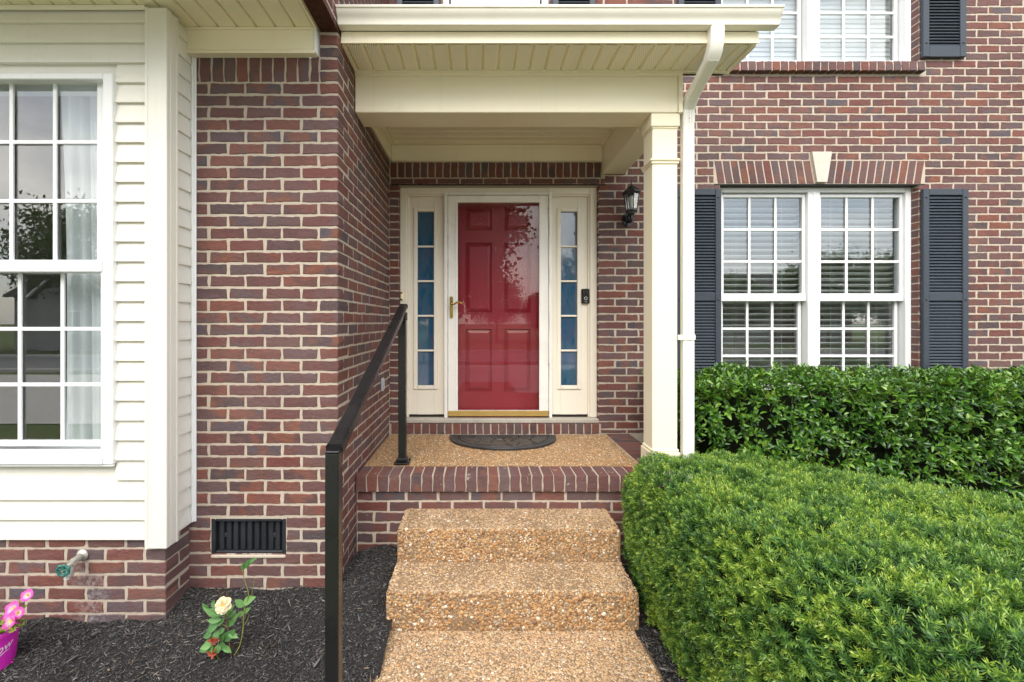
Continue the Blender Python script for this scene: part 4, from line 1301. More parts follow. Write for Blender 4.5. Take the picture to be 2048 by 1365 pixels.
# ------------------------------------------------------------------ blinds and curtain
def blind(x0, x1, z0, z1, y, tilt, label, pitch=.0535, width=.050, skew=0.0):
    if abs(tilt) > 1: pitch = .0435
    t = thing('window_blind', ((x0+x1)/2, y, z0), label, 'blind', 'white slatted blinds')
    mb = MB(); mb.box(x0, x1, y-.028, y+.028, z1-.045, z1, .004); mb.build('head_rail', M['blind'], t)
    sm = MB(); hw = width/2
    sm.prism([(-hw, -.0022), (0, .0006), (hw, -.0022), (hw, .0012), (0, .0038), (-hw, .0012)], 0, x1-x0-.006, 'x')
    me = sm.mesh('slat')
    z = z1-.07; i = 0
    while z > z0+.03:
        mm = Matrix.Translation((x0+.003, y, z+random.uniform(-.002, .002))) @ Matrix.Rotation(tilt+random.uniform(-.05, .05), 4, 'X') @ Matrix.Rotation(random.uniform(-.0015, .0015)+skew, 4, 'Y')
        mesh_obj('slat', me, M['blind'], t, mm); z -= pitch; i += 1
    for xx in (x0+(x1-x0)*.22, x0+(x1-x0)*.78):
        for dy in (-.027, .027):
            mb = MB(); mb.tube([(xx, y+dy, z1-.04), (xx, y+dy, z0)], .0012, 4); mb.build('cord', M['blind'], t)
    mb = MB(); mb.box(x0+.003, x1-.003, y-.025, y+.025, z0, z0+.016, .003); mb.build('bottom_rail', M['blind'], t)
c1 = (W1[0]+W1[1])/2
blind(W1[0]+.07, c1-.06, W1[2]+.06, W1[3]-.06, 4.200, R(-17), 'open white blind in left half of hedge window')
blind(c1+.06, W1[1]-.07, W1[2]+.06, W1[3]-.06, 4.200, R(-20), 'open white blind in right half of hedge window', skew=.002)
blind(W2[0]+.07, c1-.06, W2[2]+.06, W2[3]-.06, 4.215, R(78), 'closed white blind in left half of upper twin window')
blind(c1+.06, W2[1]-.07, W2[2]+.06, W2[3]-.06, 4.215, R(78), 'closed white blind in right half of upper twin window')
blind(W3[0]+.07, W3[1]-.07, W3[2]+.06, W3[3]-.06, 4.215, R(78), 'closed white blind in window above the gutter')

def curtain_mat():
    t = NT('curtain_cloth'); b = t.bsdf(None, .9, .1)
    n = t.noise(t.pos((1, 1, .2)), 12, 4)
    c = t.mix(n, (.70, .73, .72), (.78, .80, .79)); t.l(c, b.inputs['Base Color'])
    tl = t.n('ShaderNodeBsdfTranslucent'); t.l(c, tl.inputs[0])
    mx = t.n('ShaderNodeMixShader'); mx.inputs[0].default_value = .25; t.l(b.outputs[0], mx.inputs[1]); t.l(tl.outputs[0], mx.inputs[2]); t.l(mx.outputs[0], t.out.inputs[0])
    return t.m
M['curtain'] = curtain_mat()
v = []; f = []; n = 72; m = 16
for j in range(m+1):
    t_ = j/m; z = 2.95 - 2.30*t_
    xl = -2.345 + .040*t_ + .012*math.sin(t_*4); xr = -1.83
    for i in range(n+1):
        s_ = i/n
        x = xl + (xr-xl)*s_
        y = 2.530 + .026*math.sin(s_*26+math.sin(t_*3)*.35) + .012*math.sin(s_*61+1.3+t_*.8)
        v.append((x, y, z))
for j in range(m):
    for i in range(n): f.append((j*(n+1)+i, j*(n+1)+i+1, (j+1)*(n+1)+i+1, (j+1)*(n+1)+i))
mb = MB(); mb.add(v, f); cur = mb.build('curtain', M['curtain'], None, smooth='all')
cur.modifiers.new('cloth', 'SOLIDIFY').thickness = .002
tag(cur, 'pale grey curtain hanging inside the bay window', 'curtain')

# ------------------------------------------------------------------ wall lantern
LXc, LYc, Lz = 1.287, 3.868, 2.49
lan = thing('wall_lantern', (1.296, YW-.004, 2.43), 'black six sided coach lantern on the brick beside the door', 'lantern')
mb = MB(); n = 20
prof = []
for i in range(n): w_ = 2*math.pi*i/n; prof.append((1.300+.050*math.cos(w_)*(1 if abs(math.sin(w_)) < .8 else .7), 2.487+.066*math.sin(w_)))
mb.prism(prof, YW-.022, YW-.0045, 'y'); mb.lathe([(.03, 0), (.026, -.012), (.012, -.018)], (1.300, YW-.0222, 2.487), 14, 'y'); mb.build('back_plate', M['black_metal'], lan, smooth=True)
mb = MB(); mb.tube([(1.300, YW-.03, 2.48), (1.299, YW-.07, 2.452), (1.294, YW-.11, 2.450), (1.288, LYc-.004, 2.468), (LXc, LYc, 2.497)], .0115, 8)
mb.tube([(1.300, YW-.028, 2.515), (1.298, YW-.06, 2.520), (1.295, YW-.085, 2.500), (1.293, YW-.075, 2.480)], .006, 6)
mb.build('arm', M['black_metal'], lan, smooth=True)
def hexring(z, r): return [(LXc+r*math.cos(R(30+60*i)), LYc+r*math.sin(R(30+60*i)), z) for i in range(6)]
def loft(rings):
    v = []; f = []
    for q in rings: v += q
    for k in range(len(rings)-1):
        for i in range(6): f.append((k*6+i, k*6+(i+1) % 6, k*6+6+(i+1) % 6, k*6+6+i))
    f += [tuple(range(6))[::-1], tuple(range(6*(len(rings)-1), 6*len(rings)))]
    return v, f
mb = MB(); mb.add(*loft([hexring(2.497, .022), hexring(2.512, .030), hexring(2.524, .033), hexring(2.530, .050), hexring(2.542, .050)])); mb.build('base', M['black_metal'], lan)
mb = MB(); mb.add(*loft([hexring(2.676, .068), hexring(2.688, .078), hexring(2.694, .079), hexring(2.700, .070), hexring(2.722, .046), hexring(2.738, .032), hexring(2.744, .022)])); mb.build('roof', M['black_metal'], lan)
mb = MB(); mb.lathe([(.012, 2.744), (.012, 2.752), (.006, 2.757), (.004, 2.775), (.006, 2.780), (.003, 2.788)], (LXc, LYc, 0), 8); mb.build('finial', M['black_metal'], lan)
lo, hi = hexring(2.5425, .046), hexring(2.6755, .063)
for i in range(6):
    mb = MB(); mb.tube([lo[i], hi[i]], .0042, 5); mb.build('frame_bar', M['black_metal'], lan)
    a, b, c, d = (Vector(q) for q in (lo[i], lo[(i+1) % 6], hi[(i+1) % 6], hi[i]))
    mid = (a+b+c+d)/4; out = Vector((mid.x-LXc, mid.y-LYc, 0)).normalized()*.0018
    k = .92
    qd = [mid+(q-mid)*k for q in (a, b, c, d)]
    mb = MB(); mb.add([tuple(q) for q in qd]+[tuple(q-out) for q in qd], [(0, 1, 2, 3), (7, 6, 5, 4), (0, 4, 5, 1), (1, 5, 6, 2), (2, 6, 7, 3), (3, 7, 4, 0)]); mb.build('pane', M['lamp_glass'], lan)
mb = MB(); mb.lathe([(.012, 2.545), (.012, 2.572), (.016, 2.590), (.026, 2.615), (.029, 2.632), (.024, 2.650), (.010, 2.660), (.002, 2.662)], (LXc, LYc, 0), 16); mb.build('bulb', M['bulb'], lan, smooth='all')

# ------------------------------------------------------------------ door bells, outlet, tap
bx, bz = (1172-960)/225., CAMZ+(645-592.5)/225.
yb_ = YF+.026
bell = thing('video_doorbell', (bx, yb_, bz-.063), 'black video doorbell on the cream trim right of the door', 'doorbell')
mb = MB(); mb.box(bx-.034, bx+.034, yb_-.028, yb_, bz-.065, bz+.065, .006); mb.build('body', M['doorbell_black'], bell)
mb = MB(); mb.box(bx-.029, bx+.029, yb_-.0295, yb_-.0283, bz+.022, bz+.059, .0005); mb.build('camera_window', M['black_metal'], bell)
mb = MB(); mb.lathe([(.0142, 0), (.0142, -.0035), (.0100, -.0035), (.0100, -.0012), (.002, -.0012)], (bx, yb_-.0282, bz-.020), 24, 'y'); mb.build('button', M['doorbell_ring'], bell)
mb = MB(); mb.lathe([(.0100, 0), (.0099, -.0045), (.002, -.0045)], (bx, yb_-.0282, bz-.020), 24, 'y'); mb.build('button_face', M['doorbell_black'], bell)
def text_obj(body, size, m, mat, parent, shear=0.0, ext=.0004):
    cu = bpy.data.curves.new('lettering', 'FONT'); cu.body = body; cu.size = size; cu.align_x = 'CENTER'; cu.align_y = 'CENTER'; cu.shear = shear; cu.extrude = ext
    tmp = bpy.data.objects.new('tmp', cu); col.objects.link(tmp)
    dg = bpy.context.evaluated_depsgraph_get()
    me = bpy.data.meshes.new_from_object(tmp.evaluated_get(dg)); bpy.data.objects.remove(tmp); bpy.data.curves.remove(cu)
    me.name = 'lettering'; me.materials.clear()
    return me
me = text_obj('ring', .014, None, None, None)
mesh_obj('lettering', me, M['doorbell_ring'], bell, Matrix.Translation((bx, yb_-.0287, bz-.051)) @ Matrix.Rotation(R(90), 4, 'X'))
bx2, bz2 = (803-960)/225., CAMZ+(645-593)/225.
b2 = thing('doorbell_button', (bx2, YF, bz2-.04), 'small brass doorbell button left of the door', 'doorbell')
mb = MB(); mb.box(bx2-.013, bx2+.013, YF-.010, YF-.0003, bz2-.038, bz2+.038, .004); mb.build('plate', M['brass'], b2)
mb = MB(); mb.box(bx2-.007, bx2+.007, YF-.014, YF-.0105, bz2-.022, bz2+.022, .003); mb.build('button', M['bulb'], b2)
ou = thing('outlet_box', (XC+.004, 3.68, 1.04), 'small grey outlet cover on the brick side wall', 'outlet')
mb = MB(); mb.box(XC+.004, XC+.020, 3.645, 3.715, 1.03, 1.135, .005); mb.build('box', M['plastic_grey'], ou)
mb = MB(); mb.box(XC+.0205, XC+.026, 3.660, 3.700, 1.05, 1.115, .004); mb.build('cover', M['plastic_grey'], ou)

def tap_mat():
    t = NT('tap_metal'); b = t.bsdf(None, .5, .4, .55)
    n = t.noise(t.pos(), 90, 5, .7); t.l(t.mix(n, (.34, .32, .28), (.62, .60, .55)), b.inputs['Base Color']); t.bump(n, .4, .002); return t.m
M['tap'] = tap_mat(); M['tap_green'] = simple('tap_handle_green', (.025, .16, .13), .5, .4, var=.35, nscale=60)
fx, fz = -2.055, .382
tap = thing('garden_tap', (fx, YB-.004, fz), 'grey hose tap with green wheel on the bay base', 'tap')
mb = MB(); mb.lathe([(.030, 0), (.030, -.006), (.022, -.012), (.016, -.016), (.016, -.03)], (fx, YB-.0045, fz), 16, 'y')
d0 = Vector((fx, YB-.02, fz)); d1 = Vector((fx+.012, YB-.125, fz-.012))
mb.tube([d0, d0.lerp(d1, .45)], .0175, 12); mb.tube([d0.lerp(d1, .40), d0.lerp(d1, .62)], .0215, 6); mb.tube([d0.lerp(d1, .62), d1], .0125, 10)
mb.build('body', M['tap'], tap, smooth=True)
sp0 = d0.lerp(d1, .45); sp1 = sp0 + Vector((-.002, -.028, -.062))
mb = MB(); mb.tube([sp0, sp0.lerp(sp1, .6)], .0165, 12); mb.tube([sp0.lerp(sp1, .58), sp0.lerp(sp1, .92)], .0205, 12); mb.tube([sp0.lerp(sp1, .92), sp1 + Vector((0, -.003, -.008))], .016, 12); mb.build('spout', M['tap'], tap, smooth=True)
ax = (d1-d0).normalized(); e1 = ax.orthogonal().normalized(); e2 = ax.cross(e1)
mb = MB(); hc = d1+ax*.006
ring = [hc + (e1*math.cos(2*math.pi*i/28) + e2*math.sin(2*math.pi*i/28))*(.0265+.0022*math.cos(7*2*math.pi*i/28)) for i in range(29)]
mb.tube(ring, .0058, 6)
for i in range(5):
    w_ = 2*math.pi*i/5; mb.tube([hc, hc+(e1*math.cos(w_)+e2*math.sin(w_))*.026], .0048, 5)
mb.tube([hc-ax*.006, hc+ax*.004], .009, 10); mb.build('wheel', M['tap_green'], tap, smooth=True)
mb = MB(); mb.tube([hc+ax*.004, hc+ax*.008], .0042, 6); mb.build('screw', M['tap'], tap)

# ------------------------------------------------------------------ door mat
mx, my, mr, md = .192, 3.925, .452, .452
matt = thing('door_mat', (mx, my-.2, LZ), 'black half-round rubber mat in front of the door', 'door mat')
mz = LZ+.003
def halfpoly(r, d, n=48, rc=.05):
    """half ellipse, flat side to the door, rounded ends"""
    p = []
    for i in range(n+1):
        w_ = math.pi*i/n
        p.append((mx - r*math.cos(w_), my - .03 - (d-.03)*math.sin(w_)**.85))
    p += [(mx+r*.985, my-.012), (mx+r*.95, my), (mx-r*.95, my), (mx-r*.985, my-.012)]
    return p
mb = MB(); mb.prism(halfpoly(mr, md), mz, mz+.008, 'z'); mb.build('base', M['rubber'], matt)
def inset_curve(k): return [(mx + (x-mx)*k, my-.035 + (y-my+.035)*k) for (x, y) in halfpoly(mr, md)[:49]]
mb = MB()
for kk, rr in ((.985, .006), (.86, .006)):
    q = inset_curve(kk); mb.tube([(x, y, mz+.009) for (x, y) in q], rr, 6)
mb.tube([(mx-mr*.86, my-.034, mz+.009), (mx+mr*.86, my-.034, mz+.009)], .006, 6)
mb.build('border', M['rubber'], matt)
# small raised stones in the border ring
mb = MB(); rr_ = random.Random(3)
qa, qb = inset_curve(.955), inset_curve(.895)
for c_ in (qa, qb):
    for i in range(len(c_)-1):
        for t_ in (.25, .75):
            x = c_[i][0]+(c_[i+1][0]-c_[i][0])*t_; y = c_[i][1]+(c_[i+1][1]-c_[i][1])*t_
            s_ = rr_.uniform(.006, .011); mb.box(x-s_, x+s_, y-s_*.8, y+s_*.8, mz+.006, mz+.0125, .003)
bs = mb.build('border_stones', M['rubber'], matt); bs['kind'] = 'stuff'
# paving stones of the field: clipped voronoi cells, each a raised piece
seeds = []
while len(seeds) < 26:
    x, y = rr_.uniform(mx-mr*.85, mx+mr*.85), rr_.uniform(my-md*.86, my-.03)
    if all((x-a)**2+((y-b)*1.3)**2 > .0088 for a, b in seeds): seeds.append((x, y))
    elif rr_.random() < .02: seeds.append((x, y))
def clip(poly, a, b, c):
    out = []
    for i in range(len(poly)):
        p, q = poly[i], poly[(i+1) % len(poly)]
        dp, dq = a*p[0]+b*p[1]-c, a*q[0]+b*q[1]-c
        if dp <= 0: out.append(p)
        if (dp < 0 < dq) or (dq < 0 < dp):
            t_ = dp/(dp-dq); out.append((p[0]+(q[0]-p[0])*t_, p[1]+(q[1]-p[1])*t_))
    return out
field = inset_curve(.835)
fieldhull = [(x, min(y, my-.045)) for (x, y) in field]
for i, (sx, sy) in enumerate(seeds):
    poly = list(fieldhull)
    for j, (ox, oy) in enumerate(seeds):
        if i == j: continue
        a, b = ox-sx, oy-sy; L_ = math.hypot(a, b)
        c = (ox*ox+oy*oy-sx*sx-sy*sy)/2 - .0045*L_
        poly = clip(poly, a, b, c)
        if len(poly) < 3: break
    if len(poly) < 3: continue
    ar = sum(poly[k][0]*poly[(k+1) % len(poly)][1]-poly[(k+1) % len(poly)][0]*poly[k][1] for k in range(len(poly)))/2
    if abs(ar) < .0004: continue
    cx_, cy_ = sum(p[0] for p in poly)/len(poly), sum(p[1] for p in poly)/len(poly)
    top = [(cx_+(x-cx_)*.95, cy_+(y-cy_)*.95) for (x, y) in poly]
    n = len(poly); mb = MB()
    mb.add([(x, y, mz+.0081) for (x, y) in poly]+[(x, y, mz+.0135) for (x, y) in top], [(k, (k+1) % n, n+(k+1) % n, n+k) for k in range(n)]+[tuple(range(n, 2*n))])
    mb.build('stone_pad', M['rubber'], matt)

# ------------------------------------------------------------------ ground
def lawn_mat():
    t = NT('lawn'); b = t.bsdf(None, .9, .1)
    n = t.noise(t.pos(), .35, 6, .6); n2 = t.noise(t.pos(), 40, 4)
    c = t.ramp(n, [(.35, (.055, .10, .02)), (.55, (.10, .13, .035)), (.68, (.17, .13, .06))])
    t.l(t.mix(.35, c, t.mix(n2, (.02, .05, .01), (.14, .2, .06))), b.inputs['Base Color']); return t.m
M['lawn'] = lawn_mat()
def mulch_base_mat():
    t = NT('mulch_bed'); b = t.bsdf(None, .95, .1)
    n = t.noise(t.pos(), 70, 6, .75)
    t.l(t.ramp(n, [(.3, (.012, .012, .012)), (.7, (.055, .051, .049))]), b.inputs['Base Color']); t.bump(n, 1.0, .012); return t.m
M['mulch_base'] = mulch_base_mat()
def mulch_mat():
    t = NT('mulch_chip'); b = t.bsdf(None, .78, .25)
    r = t.n('ShaderNodeNewGeometry').outputs['Random Per Island']
    c = t.ramp(r, [(0, (.050, .050, .051)), (.30, (.108, .105, .104)), (.55, (.072, .071, .071)), (.75, (.155, .149, .145)), (.90, (.24, .226, .214)), (.955, (.17, .125, .09)), (.985, (.28, .20, .13)), (1, (.30, .23, .15))], 'CONSTANT')
    t.l(c, b.inputs['Base Color']); return t.m
M['mulch'] = mulch_mat()
mb = MB(); S = 400.0
mb.add([(-S, 1.0, -.09), (S, 1.0, -.09), (S, S, -.09), (-S, S, -.09), (-S, -S, -.09), (S, -S, -.09)], [(0, 1, 2, 3), (4, 5, 1, 0)])
gr = mb.build('lawn', M['lawn']); tag(gr, kind='structure')
def mulch_z(x, y):
    z = -.012 + .105*np.clip((y-1.95)/.6, 0, 1)**1.1
    z = np.where(x > .79, -.012 + .03*np.clip((y-1.9)/.8, 0, 1), z)
    z = np.where((x > -.56) & (x < -.4), np.maximum(z, -.004), z)
    # mound against the steps and in the corner of the landing
    corner = np.exp(-((x+.60)/.16)**2)*np.clip((y-2.45)/.35, 0, 1)
    z = z + .055*corner*(x < -.47)
    z = z - .028*np.exp(-((x+2.0)/.20)**2)*np.clip((y-2.15)/.15, 0, 1)
    z = z + .012*np.sin(x*7.3+1)*np.sin(y*5.1) + .006*np.sin(x*19+y*13)
    return z
def mulch_sheet(x0, x1, y0, y1, nx, ny, parent=None):
    xs, ys_ = np.meshgrid(np.linspace(x0, x1, nx), np.linspace(y0, y1, ny))
    zs = mulch_z(xs, ys_)
    V = np.stack([xs.ravel(), ys_.ravel(), zs.ravel()], 1)
    i = np.arange((nx-1)*(ny-1)); r_, c_ = i//(nx-1), i % (nx-1); b = r_*nx+c_
    return V, np.stack([b, b+1, b+nx+1, b+nx], 1)
V1, F1 = mulch_sheet(-3.9, SXa+.03, .9, LY0+.05, 140, 80)
V2, F2 = mulch_sheet(SXb-.02, 6.0, .6, YW, 90, 60)
bed = np_mesh('mulch_bed', np.concatenate([V1, V2]), np.concatenate([F1, F2+len(V1)]), M['mulch_base'], quads=True, smooth=True)
tag(bed, kind='structure')
def chips(cnt, x0, x1, y0, y1, inside=None, L0=.0105):
    x = rng.uniform(x0, x1, cnt); y = y0+(y1-y0)*rng.random(cnt)
    if inside is not None:
        k = inside(x, y); x, y = x[k], y[k]; cnt = len(x)
    z = mulch_z(x, y) + rng.uniform(-.003, .010, cnt)
    z = np.where((x > SXa-.03) & (y < 2.33), np.maximum(z, .001+.009*rng.random(cnt)), z)
    ln = L0*np.exp(rng.normal(0, .5, cnt)); wd = ln*rng.uniform(.10, .28, cnt); th = wd*rng.uniform(.3, .7, cnt)
    a = rng.random(cnt)*6.283; el = rng.normal(0, .30, cnt); ro = rng.normal(0, .6, cnt)
    d = np.stack([np.cos(a)*np.cos(el), np.sin(a)*np.cos(el), np.sin(el)], 1)
    s_ = np.stack([-np.sin(a), np.cos(a), np.zeros(cnt)], 1); n_ = np.cross(d, s_)
    s2 = s_*np.cos(ro)[:, None] + n_*np.sin(ro)[:, None]; n2 = np.cross(d, s2)
    c = np.stack([x, y, z], 1)
    bend = rng.normal(0, .18, cnt)*ln
    B = [(-1, -.7, -1), (-1, .7, -1), (-1, 0, 1), (1, -1, -1), (1, 1, -1), (1, 0, 1)]
    P = np.stack([c + d*(p[0]*ln/2)[:, None] + s2*(p[1]*wd/2)[:, None] + n2*(p[2]*th/2)[:, None] for p in B], 1)
    f = []
    for k in (0,):
        for (i, j) in ((0, 1), (1, 2), (2, 0)): f += [(k+i, k+j, k+3+j), (k+i, k+3+j, k+3+i)]
    f += [(0, 2, 1), (3, 4, 5)]
    F = (np.array(f)[None] + (np.arange(cnt)*6)[:, None, None]).reshape(-1, 3)
    return P.reshape(-1, 3), F
def left_in(x, y):
    return (y < np.where(x < -1.632, YB-.004, np.where(x < XC, YL-.003, LY0-.004))) & (x < np.where(y > 2.3, SXa-.006, SXa+.016+.014*np.sin(y*17)+.010*np.sin(y*41)+rng.normal(0, .008, len(x))))
c1_, f1_ = chips(72000, -2.85, SXa+.02, 1.45, LY0, left_in)
c2_, f2_ = chips(9000, SXb-.03, 1.15, 1.3, LY0, lambda x, y: x > np.where(y > 2.3, SXb+.008, SXb-.010+.010*np.sin(y*19)+rng.normal(0, .006, len(x))))
ch = np_mesh('mulch_chips', np.concatenate([c1_, c2_]), np.concatenate([f1_, f2_+len(c1_)]), M['mulch'])
tag(ch, 'black shredded bark mulch around the steps', 'mulch', kind='stuff')

# ------------------------------------------------------------------ leaves: helpers
def leaf_base(n=4, fold=.18, curl=.12, shape='oval'):
    """leaf of unit length along +x, width along y, normal +z: pairs of side points about a midrib"""
    V = [(0, 0, 0)]; F = []
    for i in range(1, n+1):
        t_ = i/(n+1)
        wd = math.sin(math.pi*t_**.85)*.5
        zc = -curl*t_*t_
        V += [(t_, -wd, zc+fold*wd), (t_, 0, zc), (t_, wd, zc+fold*wd)]
    V.append((1, 0, -curl))
    F += [(0, 1, 2), (0, 2, 3)]
    for i in range(n-1):
        a = 1+3*i; b = a+3
        F += [(a, b, b+1), (a, b+1, a+1), (a+1, b+1, b+2), (a+1, b+2, a+2)]
    a = 1+3*(n-1); e = len(V)-1
    F += [(a, e, a+1), (a+1, e, a+2)]
    return np.array(V), np.array(F)
def frames(d, up):
    d = d/np.linalg.norm(d, axis=1, keepdims=True)
    s_ = np.cross(up, d); L_ = np.linalg.norm(s_, axis=1, keepdims=True); s_ = s_/np.maximum(L_, 1e-6)
    return d, s_, np.cross(d, s_)
def leaves_mesh(base, P, D, UP, ln, wd):
    V, F = base
    d, s_, n_ = frames(D, UP)
    Q = P[:, None, :] + V[None, :, 0:1]*(d*ln[:, None])[:, None, :] + V[None, :, 1:2]*(s_*wd[:, None])[:, None, :] + V[None, :, 2:3]*(n_*ln[:, None])[:, None, :]
    cnt = len(P)
    return Q.reshape(-1, 3), (F[None] + (np.arange(cnt)*len(V))[:, None, None]).reshape(-1, 3)
def vnoise(P, sc, seed=0.0):
    return np.array([mnoise.noise(Vector((p[0]*sc+seed, p[1]*sc, p[2]*sc))) for p in P])

# ------------------------------------------------------------------ holly hedge
M['holly'] = leaf_mat('holly_leaf', [(.05, (.010, .040, .008)), (.28, (.026, .090, .014)), (.50, (.064, .175, .020)), (.74, (.140, .29, .032)), (1, (.27, .38, .06))], .22, .55, .16, 2.5)
M['twig'] = simple('green_twig', (.20, .22, .05), .6, .3, var=.3)
M['wood_dark'] = simple('dark_twig', (.030, .021, .014), .9, .1, var=.4)
HX0, HX1, HY0, HY1, HZ = 1.43, 6.1, 3.13, 3.93, 1.195
hedge = thing('holly_hedge', (3.0, 3.5, 0), 'clipped glossy holly hedge under the shuttered window', 'hedge')
hr = np.random.default_rng(5)
def hedge_tips(n, face):
    if face == 'front':
        x = hr.uniform(HX0, HX1, n); z = hr.uniform(.05, HZ, n); P = np.stack([x, np.full(n, HY0), z], 1); N = np.tile([0, -1.0, .25], (n, 1))
    elif face == 'top':
        x = hr.uniform(HX0, HX1, n); y = hr.uniform(HY0, HY1, n); P = np.stack([x, y, np.full(n, HZ)], 1); N = np.tile([0, -.12, 1.0], (n, 1))
    else:
        y = hr.uniform(HY0, HY1, n); z = hr.uniform(.05, HZ, n); P = np.stack([np.full(n, HX0), y, z], 1); N = np.tile([-1.0, -.1, .2], (n, 1))
    nz = vnoise(P, 4.5, 3)*.055 + vnoise(P, 11, 9)*.03
    # round the long front edge
    e = np.clip((P[:, 2]-(HZ-.12))/.12, 0, 1)*np.clip(((HY0+.12)-P[:, 1])/.12, 0, 1)
    P = P + N/np.linalg.norm(N, axis=1, keepdims=True)*(nz - .045*e - np.abs(hr.normal(0, .035, n)))[:, None]
    if face == 'front': P[:, 1] += .05*np.clip((.45-P[:, 2])/.4, 0, 1)
    return P, N
LB = leaf_base(3, .30, .16)
PP = []; DD = []; UU = []; LLn = []; WWd = []; TW = MB()
for face, nt in (('front', 3000), ('top', 2200), ('end', 480)):
    P, N = hedge_tips(nt, face)
    for k in range(nt):
        if face == 'front' and hr.random() < .30*np.clip((.85-P[k][2])/.5, 0, 1): continue
        p = P[k]; nd = N[k] + hr.normal(0, .45, 3); nd[2] += .25; nd /= np.linalg.norm(nd)
        m = hr.integers(4, 8)
        o1 = np.cross(nd, [0.3, .2, 1]); o1 /= np.linalg.norm(o1); o2 = np.cross(nd, o1)
        a0 = hr.random()*6.28
        for j in range(m):
            w_ = a0 + j*2.4
            t_ = j/m
            dirv = nd*(.35+.75*t_) + (o1*math.cos(w_)+o2*math.sin(w_))*(1.05-.35*t_)
            PP.append(p - nd*(.055*(1-t_))); DD.append(dirv); UU.append(nd + hr.normal(0, .25, 3))
            l_ = hr.uniform(.034, .068)*(1-.30*t_); LLn.append(l_); WWd.append(l_*hr.uniform(.40, .54))
        if k % 6 == 0:
            b_ = p - nd*.11 + hr.normal(0, .012, 3); TW.tube([b_, (b_+p)/2 + hr.normal(0, .006, 3), p], .0016, 4, .0011)
PP, DD, UU, LLn, WWd = (np.array(q) for q in (PP, DD, UU, LLn, WWd))
# 300 largest visible leaves become parts of their own
vis = (PP[:, 1] < HY0+.02) & (PP[:, 0] < 4.3) & (PP[:, 2] > .55) & (LLn > .055)
score = np.where(vis, LLn + hr.random(len(LLn))*.004 - np.maximum(0, PP[:, 1]-HY0)*.2, -1)
pick = np.argsort(-score)[:300]; mask = np.zeros(len(LLn), bool); mask[pick] = True
V, F = leaves_mesh(LB, PP[~mask], DD[~mask], UU[~mask], LLn[~mask], WWd[~mask])
fo = np_mesh('foliage', V, F, M['holly'], hedge, smooth=True); fo['kind'] = 'stuff'
lme = bpy.data.meshes.new('leaf'); lme.from_pydata([(x, y*.5/.5, z) for (x, y, z) in LB[0].tolist()], [], LB[1].tolist()); lme.polygons.foreach_set('use_smooth', [True]*len(lme.polygons)); lme.update()
d, s_, n_ = frames(DD[mask], UU[mask])
for p, a, b, c, l_, w_ in zip(PP[mask], d, s_, n_, LLn[mask], WWd[mask]):
    m4 = Matrix(((a[0]*l_, b[0]*w_, c[0]*l_, p[0]), (a[1]*l_, b[1]*w_, c[1]*l_, p[1]), (a[2]*l_, b[2]*w_, c[2]*l_, p[2]), (0, 0, 0, 1)))
    mesh_obj('leaf', lme, M['holly'], hedge, m4)
o = TW.build('twigs', M['twig'], hedge); o['kind'] = 'stuff'
# stems and dark inner branches
mb = MB(); hb = random.Random(4)
for i in range(26):
    x = HX0+.15+i*(HX1-HX0-.3)/25; y = hb.uniform(HY0+.25, HY1-.2)
    for q in range(5):
        e = Vector((x+hb.uniform(-.25, .25), hb.uniform(HY0+.06, HY1-.05), hb.uniform(.5, HZ-.06)))
        b0_ = Vector((x, y, -.03)); mb.tube([b0_, b0_.lerp(e, .5)+Vector((hb.uniform(-.04, .04), hb.uniform(-.04, .04), .03)), e], .010, 5, .003)
o = mb.build('branches', M['wood_dark'], hedge); o['kind'] = 'stuff'
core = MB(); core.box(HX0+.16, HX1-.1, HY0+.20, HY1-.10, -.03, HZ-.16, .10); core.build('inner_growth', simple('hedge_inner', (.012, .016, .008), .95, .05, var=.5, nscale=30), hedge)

# ------------------------------------------------------------------ yew
def yew_mat():
    t = NT('yew_needle'); b = t.bsdf(None, .36, .5)
    r, tip = t.attr('rnd'), t.attr('tip')
    pn = t.ramp(t.noise(t.pos(), 3.2, 3, .5), [(.36, 0.0), (.68, 1.0)])
    f = t.math('ADD', t.math('MULTIPLY', r, .42), t.math('ADD', t.math('MULTIPLY', pn, .16), t.math('MULTIPLY', tip, .48)))
    c = t.ramp(f, [(.06, (.018, .066, .017)), (.26, (.050, .145, .034)), (.48, (.120, .250, .046)), (.70, (.25, .39, .05)), (.92, (.37, .49, .06)), (1, (.42, .48, .10))])
    t.l(c, b.inputs['Base Color'])
    tl = t.n('ShaderNodeBsdfTranslucent'); t.l(t.mix(.4, c, (.28, .45, .03)), tl.inputs[0])
    mx = t.n('ShaderNodeMixShader'); mx.inputs[0].default_value = .22
    t.l(b.outputs[0], mx.inputs[1]); t.l(tl.outputs[0], mx.inputs[2]); t.l(mx.outputs[0], t.out.inputs[0])
    return t.m
M['yew'] = yew_mat()
yew = thing('yew_shrub', (1.75, 1.75, 0), 'large clipped yew shrub with fine needles right of the steps', 'shrub')
yr = np.random.default_rng(9)
YC = np.array([1.68, 1.72]); YZ = .872
_pc = np.array([(.835, 2.20), (.832, 2.48), (.845, 2.70), (.93, 2.85), (1.14, 2.88), (1.40, 2.86), (1.72, 2.70), (2.05, 2.44), (2.38, 2.16), (2.62, 1.80), (2.66, 1.40), (2.48, 1.02), (2.10, .76), (1.62, .70), (1.20, .88), (.98, 1.25), (.885, 1.62), (.848, 1.92)])
_ps = []
